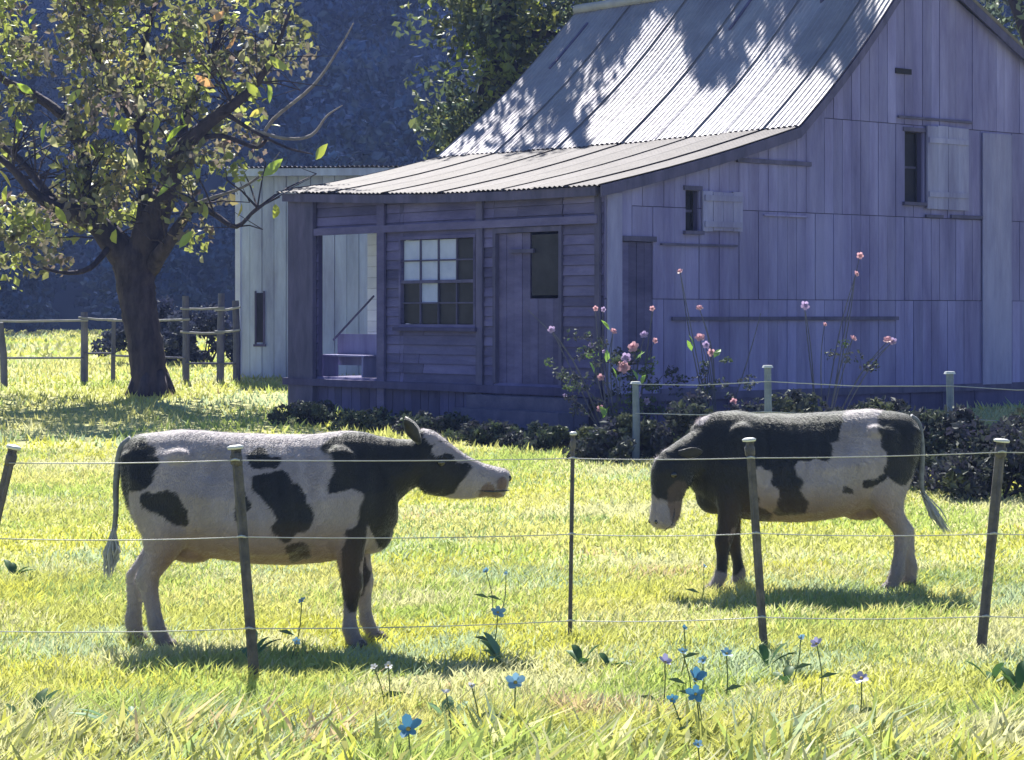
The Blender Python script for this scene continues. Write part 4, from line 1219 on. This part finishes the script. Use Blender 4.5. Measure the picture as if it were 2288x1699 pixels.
    link('coat_hair', np_mesh('coat_hair', hvv, [np.arange(hn * 3).reshape(-1, 3)], MT['fur'], np.repeat(np.clip(hc, 0, 1), 3, 0)), cow)['kind'] = 'stuff'
    # hooves
    for hx, hy in hooves:
        for s in (-1, 1):
            h = MB()
            h.rings([ring_((hx + .012, hy + s * .027, 0.0), EY, EX, .028, .068, 12, 2.2), ring_((hx + .006, hy + s * .027, .03), EY, EX, .027, .060, 12, 2.2), ring_((hx - .004, hy + s * .025, .062), EY, EX, .025, .046, 12, 2.2)])
            h.build('hoof', MT['hoof'], cow, True)
    # eyes, ears, nostrils
    hp = head
    for s in (-1, 1):
        e = MB(); ellipsoid(e, (0, 0, 0), (.028, .018, .025), 12, 8); eo = e.build('eye', MT['eye'], cow, True); eo.location = bend((hp['eye'][0], s * hp['eye'][1], hp['eye'][2]))
        er = MB(); ba = Vector((hp['ear'][0], s * hp['ear'][1], hp['ear'][2])); dr = Vector((hp['eard'][0], s * hp['eard'][1], hp['eard'][2])).normalized()
        up = Vector(hp['earu']); up = (up - dr * up.dot(dr)).normalized(); sd = dr.cross(up)
        prof = [(-.03, .020, .020), (.02, .032, .020), (.07, .042, .015), (.12, .036, .011), (.16, .020, .008), (.185, .004, .004)]
        rr = []
        for t, w, th in prof:
            rr.append([tuple(bend(ba + dr * t + up * (math.cos(2 * PI * j / 12) * w) + sd * (math.sin(2 * PI * j / 12) * th + .25 * w * (math.cos(2 * PI * j / 12) ** 2)))) for j in range(12)])
        er.rings(rr); eo = er.build('ear', hp.get('earm', MT['darkhair']), cow, True)
        mo = MB(); mo.tube([bend((a_, s * b_, c_)) for a_, b_, c_ in hp['mouth']], [.003, .006, .006, .003], 6); mo.build('mouth_line', MT['eye'], cow, True)
        nsx = MB(); ellipsoid(nsx, (0, 0, 0), (.014, .010, .018), 10, 6); no = nsx.build('nostril', MT['eye'], cow, True); no.location = bend((hp['nos'][0], s * hp['nos'][1], hp['nos'][2]))
    # tail
    tp = smooth_path(tail, 5)
    m = MB(); m.tube(tp, list(np.interp(np.linspace(0, 1, len(tp)), [0, .15, 1], [.038, .026, .014])), 10)
    to = m.build('tail', MT['tailhair'], cow, True)
    e = tp[-1]; m = MB(); dirv = (tp[-1] - tp[-3]).normalized()
    for _ in range(60):
        j = Vector((random.gauss(0, .012), random.gauss(0, .012), random.uniform(-.0, .10)))
        end = e + dirv * random.uniform(.16, .27) + Vector((random.gauss(0, .02), random.gauss(0, .02), 0))
        st = e - dirv * random.uniform(0, .1) + Vector((random.gauss(0, .008), random.gauss(0, .008), 0))
        m.tube([st, st.lerp(end, .5) + Vector((random.gauss(0, .022), random.gauss(0, .022), 0)), end], [.006, .007, .001], 4)
    m.build('tail_tuft', MT['tuft'], cow)
    return cow

MT['darkhair'] = mat('black hair', (0.012, 0.012, 0.016), (0.03, 0.03, 0.036), 20, 0.6, 0.3, 80, sheen=0.3)
MT['tailhair'] = mat('grey tail hair', (0.104, 0.112, 0.136), (0.192, 0.2, 0.224), 20, 0.7, 0.3, 80)
MT['tuft'] = mat('white tail tuft', (0.255, 0.27, 0.3), (0.345, 0.352, 0.375), 20, 0.7)

reseed(9)
# cow on the left, side on, head raised to the right
D1 = 14.62
S1 = F / D1; G1 = HOR + EYE * S1
def c1(px, py, rx, ry): return ((px - 585) / S1, (G1 - py) / S1, rx / S1, ry / S1)
blk1 = [c1(318, 1010, 42, 44), c1(285, 1060, 28, 55), c1(332, 1045, 34, 40), c1(372, 1118, 38, 36), c1(400, 1135, 24, 26), c1(578, 1010, 26, 26), c1(612, 1020, 22, 14), c1(552, 1125, 17, 34), c1(615, 1075, 28, 32),
        c1(640, 1110, 44, 52), c1(668, 1145, 36, 40), c1(645, 1172, 30, 28), c1(667, 1222, 22, 22),
        c1(830, 1050, 88, 92), c1(900, 1020, 110, 78), c1(800, 1000, 70, 40), c1(862, 1120, 55, 70), c1(820, 1180, 45, 55), c1(960, 1030, 90, 66), c1(985, 1060, 40, 40), c1(795, 1260, 34, 60), c1(788, 1300, 26, 60), c1(930, 980, 60, 50)]
wht1 = [c1(1092, 1085, 40, 44), c1(945, 950, 24, 14), c1(972, 972, 24, 14), c1(1003, 995, 26, 14), c1(1032, 1018, 28, 16), c1(1060, 1035, 26, 16), c1(950, 1112, 34, 14), c1(765, 1130, 46, 42), c1(830, 1225, 16, 60), c1(800, 1380, 40, 38)]
head1 = dict(st=[(.955, 1.25, .14, .085, .38, .1), (1.02, 1.205, .172, .118, .40, .1), (1.12, 1.125, .180, .124, .40, .12), (1.24, 1.07, .148, .100, .36, .15), (1.36, 1.042, .120, .084, .32, .12), (1.46, 1.032, .098, .088, .28, 0), (1.52, 1.024, .096, .092, .25, 0), (1.555, 1.015, .074, .072, .25, 0)],
             ex=[(1.09, .064, 1.06, .11, .054, .10), (1.12, .080, 1.205, .05, .036, .032), (1.50, .034, 1.03, .066, .064, .078), (1.28, .028, .97, .15, .042, .045)],
             eye=(1.135, .116, 1.165), ear=(.985, .09, 1.31), eard=(-.42, .55, .70), earu=(.8, 0, .5), nos=(1.568, .048, 1.06), mouth=[(1.565, .055, .985), (1.52, .088, .982), (1.45, .083, .978), (1.37, .072, .985)])
neck1 = [(.50, .98, .38, .235, .10), (.66, 1.01, .325, .205, .14), (.80, 1.05, .265, .165, .22), (.90, 1.10, .222, .14, .30), (1.0, 1.15, .185, .118, .36), (1.06, 1.155, .15, .10, .4)]
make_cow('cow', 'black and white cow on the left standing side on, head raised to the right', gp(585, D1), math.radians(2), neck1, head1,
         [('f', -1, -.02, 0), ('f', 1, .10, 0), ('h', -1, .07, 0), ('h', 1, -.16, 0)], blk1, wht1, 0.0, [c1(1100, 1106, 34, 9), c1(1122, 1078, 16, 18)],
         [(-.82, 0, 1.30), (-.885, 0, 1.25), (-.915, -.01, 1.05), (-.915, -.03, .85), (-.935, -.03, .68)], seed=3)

reseed(10)
# cow on the right, facing left, head lowered
D2 = 17.5
S2 = F / D2; G2 = HOR + EYE * S2
def c2(px, py, rx, ry): return (-(px - 1795) / S2, (G2 - py) / S2, rx / S2, ry / S2)
blk2 = [c2(1660, 985, 120, 80), c2(1780, 950, 90, 50), c2(1560, 1010, 80, 60), c2(1500, 1060, 70, 60), c2(1600, 1080, 90, 70), c2(1700, 1060, 70, 60), c2(1740, 1110, 44, 34), c2(1790, 1010, 60, 30), c2(1880, 930, 20, 16),
        c2(2000, 960, 60, 60), c2(1990, 1030, 34, 50), c2(2045, 1000, 40, 60), c2(1943, 1068, 22, 16), c2(1877, 1092, 14, 11), c2(1640, 1140, 60, 50), c2(1460, 1060, 46, 44), c2(1660, 1190, 30, 40), c2(1600, 1215, 22, 50), c2(1640, 1245, 20, 60)]
wht2 = [c2(1905, 990, 44, 70), c2(1800, 1040, 34, 20), c2(1445, 1150, 46, 40), c2(1690, 1085, 20, 50), c2(1430, 1075, 14, 60)]
head2 = dict(st=[(1.02, 1.04, .10, .085, 1.30, .1), (1.055, .985, .150, .118, 1.36, .1), (1.075, .90, .165, .122, 1.40, .12), (1.10, .79, .140, .095, 1.42, .15), (1.125, .68, .110, .076, 1.42, .12), (1.145, .59, .102, .084, 1.42, 0), (1.155, .535, .095, .085, 1.42, 0), (1.16, .50, .065, .058, 1.42, 0)],
             ex=[(1.0, .062, .90, .10, .052, .11), (1.15, .078, .935, .032, .036, .05), (1.155, .03, .56, .072, .058, .07), (1.05, .028, .70, .045, .042, .16)],
             eye=(1.12, .112, .90), ear=(1.03, .09, 1.06), eard=(-.62, .55, .05), earu=(.35, 0, 1), nos=(1.232, .045, .55), mouth=[(1.165, .052, .482), (1.115, .078, .53), (1.095, .074, .60), (1.09, .066, .67)])
neck2 = [(.50, .98, .37, .235, .10), (.64, .985, .315, .20, .30), (.78, .975, .255, .16, .50), (.90, .97, .215, .135, .70), (1.0, .965, .18, .115, .95), (1.06, .945, .15, .10, 1.2)]
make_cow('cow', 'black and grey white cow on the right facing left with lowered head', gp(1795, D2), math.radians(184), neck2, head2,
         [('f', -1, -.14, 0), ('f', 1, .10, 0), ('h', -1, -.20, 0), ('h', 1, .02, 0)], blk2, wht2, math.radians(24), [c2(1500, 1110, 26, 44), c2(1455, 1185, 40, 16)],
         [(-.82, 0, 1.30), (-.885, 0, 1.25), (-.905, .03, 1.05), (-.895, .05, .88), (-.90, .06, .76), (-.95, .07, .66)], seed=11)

# ------------------------------------------------------------------ grass
GP = np.array([(0.384, 0.401, 0.146), (0.461, 0.451, 0.193), (0.328, 0.394, 0.138), (0.475, 0.472, 0.279), (0.426, 0.429, 0.123), (0.335, 0.401, 0.263), (0.461, 0.372, 0.24), (0.238, 0.301, 0.131)])
def patch_cols(x, y, sc, warm=0.0):
    """colour of each blade: drifts of several grasses"""
    n = len(x); w = np.zeros((n, len(GP)))
    base = [1.0, .7, .8, .8, .62, .5, .06 + warm * .7, .26]
    for i in range(len(GP)):
        a = rng.random() * 6.28; fx, fy = sc * (0.7 + rng.random() * .9), sc * (0.7 + rng.random() * .9)
        ph = rng.random(4) * 6.28
        v = np.sin(x * fx * math.cos(a) + y * fy * math.sin(a) + ph[0]) + np.sin(-x * fy * 1.7 * math.sin(a) + y * fx * 1.6 * math.cos(a) + ph[1]) + .7 * np.sin(x * fx * 3.1 + ph[2]) * np.sin(y * fy * 2.7 + ph[3])
        w[:, i] = base[i] * np.exp(v * 1.1) * np.exp(rng.normal(0, .7, n))
    k = np.argmax(w, 1)
    return np.clip(GP[k] * (1 + rng.normal(0, .09, (n, 1))), .02, .8)

def blades(n, y0, y1, hmin, hmax, wid, lean, sc, warm=0.0, seg3=True, pad=2.2, dens=None):
    y = y0 + (y1 - y0) * rng.random(n) ** 1.0
    # area-true sampling in the viewing wedge
    y = np.sqrt(y0 ** 2 + (y1 ** 2 - y0 ** 2) * rng.random(n))
    hw = .2217 * y + pad
    x = (rng.random(n) * 2 - 1) * hw
    ok = ~in_house(x, y)
    x, y = x[ok], y[ok]; n = len(x)
    tuft = 0.5 + 0.5 * np.sin(x * 5.1 + np.sin(y * 3.7) * 2) * np.sin(y * 4.3 + np.sin(x * 2.9) * 2)
    h = (hmin + (hmax - hmin) * rng.random(n) ** 1.6) * (.62 + .6 * tuft)
    z = gz(x, y)
    a = rng.random(n) * 6.28; 
    ln = np.abs(rng.normal(.6, .3, n)) * h
    lx = np.cos(a) * ln + lean * h; ly = np.sin(a) * ln
    fa = rng.normal(0, .6, n); wx = np.cos(fa) * wid * rng.uniform(.5, 1.4, n); wy = np.sin(fa) * wid
    col = patch_cols(x, y, sc, warm)
    b = np.stack([x, y, z - .02], 1); w = np.stack([wx, wy, np.zeros(n)], 1) * .5
    mid = b + np.stack([lx * .35, ly * .35, h * .62], 1); tip = b + np.stack([lx, ly, h], 1)
    if seg3:
        v = np.stack([b - w * .7, b + w * .7, mid + w, mid - w, tip], 1).reshape(-1, 3)
        i = np.arange(n)[:, None] * 5
        return v, [i + np.array([[0, 1, 2, 3]]), i + np.array([[3, 2, 4]])], np.repeat(col, 5, 0)
    v = np.stack([b - w, b + w, tip], 1).reshape(-1, 3); i = np.arange(n)[:, None] * 3
    return v, [i + np.array([[0, 1, 2]])], np.repeat(col, 3, 0)

def build_grass():
    vs = []; f4 = []; f3 = []; cs = []; off = 0
    for args in ((150000, 9.3, 12.0, .05, .20, .010, .22, 1.5, .16, True, 1.6), (5000, 9.3, 11.2, .14, .30, .026, .25, 1.5, .2, True, 1.6), (190000, 11.8, 19.0, .035, .12, .010, .14, 1.2, .06, True, 2.0),
                 (170000, 18.0, 32.0, .035, .11, .015, .05, .8, .0, True, 2.5), (70000, 31.0, 60.0, .05, .17, .05, .0, .45, .0, False, 4), (45000, 60, 150, .08, .26, .20, .0, .2, .0, False, 8)):
        v, fs, c = blades(*args)
        vs.append(v); cs.append(c)
        for f in fs: (f4 if f.shape[1] == 4 else f3).append(f + off)
        off += len(v)
    o = link('grass', np_mesh('grass', np.concatenate(vs), [np.concatenate(f4), np.concatenate(f3)], MT['grass'], np.concatenate(cs)))
    tag(o, 'sunlit pale yellow green pasture grass', 'grass', kind='stuff')
reseed(14)
build_grass()

# ------------------------------------------------------------------ wild flowers and broad weeds in the foreground
def ground_d(py, h):
    """distance at which a point h above flat ground shows at row py"""
    return (EYE - h) * F / (py - HOR)
def petal_flower(name, label, px, py, kind, h, r, tilt=0.6, npet=5, group='wild flowers in the grass'):
    h += .01; d = ground_d(py, h); b = gp(px, d); f = empty(name, b); tag(f, label, 'flower', group)
    top = Vector((random.uniform(-.02, .02), 0, h)); b2 = Vector((random.uniform(-.06, .06), random.uniform(-.05, .05), -.03))
    m = MB(); m.tube(smooth_path([b2, b2.lerp(top, .5) + Vector((.02, 0, 0)), top], 4), .0035, 5); m.build('stem', MT['stem'], f, True)
    h_ = empty('bloom', top); h_.parent = f; h_.rotation_euler = (random.uniform(.55, 1.15), random.uniform(-.3, .3), random.uniform(-.5, .5)); r *= .92
    for i in range(npet):
        a = 2 * PI * i / npet
        L_ = r * random.uniform(.8, 1.25); w = L_ * .42
        vs = [(0, 0, 0), (w * .8, L_ * .45, .12 * L_), (w * .7, L_ * .85, .10 * L_), (0, L_ * 1.05, .02 * L_), (-w * .7, L_ * .85, .10 * L_), (-w * .8, L_ * .45, .12 * L_), (0, L_ * .5, .02 * L_)]
        me = np_mesh('petal', vs, [np.array([[0, 1, 2, 6], [6, 2, 3, 4], [0, 6, 4, 5]])], MT[kind], smooth=True)
        p = link('petal', me, h_)
        p.rotation_euler = (tilt * .5 + random.uniform(-.15, .15), random.uniform(-.1, .1), a)
        p.rotation_mode = 'XYZ'
    c = MB(); ellipsoid(c, (0, 0, .006), (.2 * r, .2 * r, .14 * r), 8, 5); c.build('flower_centre', MT['pistil'], h_, True)
    m = MB()
    q = b2.lerp(top, .45); s_ = random.choice((-1, 1))
    m.add([tuple(q), tuple(q + Vector((s_ * .05, .01, .035))), tuple(q + Vector((s_ * .11, .0, .03))), tuple(q + Vector((s_ * .05, -.01, .012)))], [[0, 1, 2, 3]])
    m.build('leaf', MT['stem'], f)
FL = [
    (1092, 1280, 'petalblue', .30, .030, 'pale blue flower in the sunlit grass midway between the two cows'),
    (1132, 1288, 'petalblue', .28, .022, 'small pale blue flower just right of the one between the cows'),
    (1108, 1370, 'petalblue', .28, .048, 'spread blue flower left of the thin fence picket'),
    (1152, 1522, 'petalblue', .30, .055, 'blue and white flower in the centre foreground'),
    (912, 1632, 'petalazure', .30, .060, 'large blue flower low in the foreground left of centre'),
    (1530, 1402, 'petalazure', .28, .022, 'tiny blue flower left of the third picket foot'),
    (1524, 1452, 'petalblue', .28, .026, 'small blue flower second from the top of the blue cluster'),
    (1565, 1472, 'petalblue', .30, .034, 'pale blue flower with narrow petals above the big blue one'),
    (1618, 1458, 'petalblue', .32, .042, 'pale blue flower at the right of the blue cluster'),
    (1482, 1476, 'petallilac', .32, .045, 'periwinkle flower on a long stem left of the blue cluster'),
    (1552, 1518, 'petalazure', .34, .062, 'deep azure flower, the largest of the blue cluster'),
    (1558, 1550, 'petalazure', .30, .045, 'azure flower just below the largest one of the blue cluster'),
    (1507, 1560, 'petalazure', .26, .030, 'hanging blue flower low at the left of the blue cluster'),
    (1559, 1668, 'petalblue', .22, .026, 'lone blue flower lowest in the foreground'),
    (1782, 1426, 'petalblue', .28, .026, 'small light blue flower right of the third picket foot'),
    (1830, 1440, 'petallilac', .30, .045, 'lilac flower right of the third picket foot'),
    (1930, 1518, 'petallilac', .28, .048, 'dull lilac flower in the right foreground'),
    (876, 1488, 'petalwhite', .26, .030, 'white flower in the shadow of the left cow'),
    (838, 1492, 'petalwhite', .24, .022, 'small white flower left of the white one in the cow shadow'),
    (1002, 1548, 'petalwhite', .28, .026, 'small white flower right of the leaning picket foot'),
    (668, 1342, 'petalblue', .35, .026, 'pale blue flower under the belly of the left cow'),
    (668, 1436, 'petalblue', .24, .028, 'blue flower at the edge of the shadow beneath the left cow'),
    (1570, 1268, 'petalblue', .30, .024, 'blue flower at the front hoof of the right cow'),
    (1045, 1530, 'petalwhite', .26, .024, 'white flower just left of the central blue and white one'),
]
reseed(15)
for (px, py, kind, h, r, lab) in FL:
    petal_flower('wild_flower', lab, px, py, kind, h, r, tilt=random.uniform(.4, 1.5))

def weed(label, px, py, h, n, L_, m, w=.035):
    d = ground_d(py, h * .5); b = gp(px, d); f = empty('broad_leaf_weed', b); tag(f, label, 'weed', 'broad leaved weeds in the grass')
    for i in range(n):
        a = random.uniform(0, 6.28); el = random.uniform(.5, 1.2)
        pts = []; ll = L_ * random.uniform(.75, 1.2)
        dirx, diry = math.cos(a), math.sin(a)
        vs = []; prof = [(0, .12), (.2, .55), (.45, 1.0), (.7, .85), (.9, .4), (1.0, .02)]
        for t, ww in prof:
            rr = ll * t; z = rr * math.sin(el) - .35 * ll * t * t; xx = rr * math.cos(el)
            c = Vector((dirx * xx, diry * xx, max(z, .0) + .01)); sd = Vector((-diry, dirx, 0)) * w * ww
            vs += [tuple(c - sd + Vector((0, 0, .012 * ww))), tuple(c), tuple(c + sd + Vector((0, 0, .012 * ww)))]
        fs = []
        for k in range(len(prof) - 1):
            for j in range(2): fs.append([k * 3 + j, k * 3 + j + 1, k * 3 + j + 4, k * 3 + j + 3])
        link('leaf', np_mesh('leaf', vs, [np.array(fs)], m, smooth=True), f)
for (px, py, h, n, L_, m, lab) in [
        (60, 1580, .30, 5, .34, 'broadleaf', 'dark broad leaved weed at the lower left edge'),
        (650, 1590, .30, 5, .32, 'broadleaf', 'dark leaved weed right below the leaning picket'),
        (1300, 1440, .28, 6, .22, 'broadleaf', 'green weed at the foot of the thin picket'),
        (1360, 1450, .24, 4, .18, 'broadleaf', 'small green weed right of the thin picket foot'),
        (1715, 1440, .30, 4, .26, 'broadleaf', 'upright green weed just right of the third picket'),
        (1755, 1485, .26, 4, .18, 'broadleaf', 'small green weed below and right of the third picket'),
        (2215, 1480, .30, 5, .24, 'broadleaf', 'green weed below the right hand picket'),
        (2275, 1510, .30, 5, .28, 'broadleaf', 'green weed cut by the right edge'),
        (1900, 1570, .30, 5, .30, 'broadleaf', 'grey green weed below the dull lilac flower'),
        (1120, 1430, .30, 5, .30, 'mintleaf', 'pale mint weed left of the thin picket foot'),
        (1000, 1570, .30, 6, .26, 'mintleaf', 'pale mint weed in the foreground near the cow shadow'),
        (560, 1420, .34, 5, .30, 'mintleaf', 'pale green weed under the belly of the left cow'),
        (1410, 1640, .26, 5, .30, 'mintleaf', 'pale mint weed low in the centre foreground'),
        (300, 1600, .30, 6, .38, 'mintleaf', 'grey green weed in the left foreground'),
        (30, 1260, .25, 4, .26, 'broadleaf', 'dark weed left of the left cow near the fence')]:
    weed(lab, px, py, h, n, L_, MT[m], .032 if m == 'broadleaf' else .028)

# ------------------------------------------------------------------ blue air over the distance
def build_haze():
    m = bpy.data.materials.new('blue air'); m.use_nodes = True; N = m.node_tree.nodes; N.clear()
    o = N.new('ShaderNodeOutputMaterial'); v = N.new('ShaderNodeVolumePrincipled')
    v.inputs['Color'].default_value = (0.36, 0.50, 1.0, 1); v.inputs['Density'].default_value = 0.00046; v.inputs['Anisotropy'].default_value = 0.0
    m.node_tree.links.new(v.outputs[0], o.inputs['Volume'])
    h = box('haze', -310, 310, -40, 440, -3.5, 90, m)
    tag(h, 'thin blue air over the far slope', 'haze', kind='stuff')
build_haze()
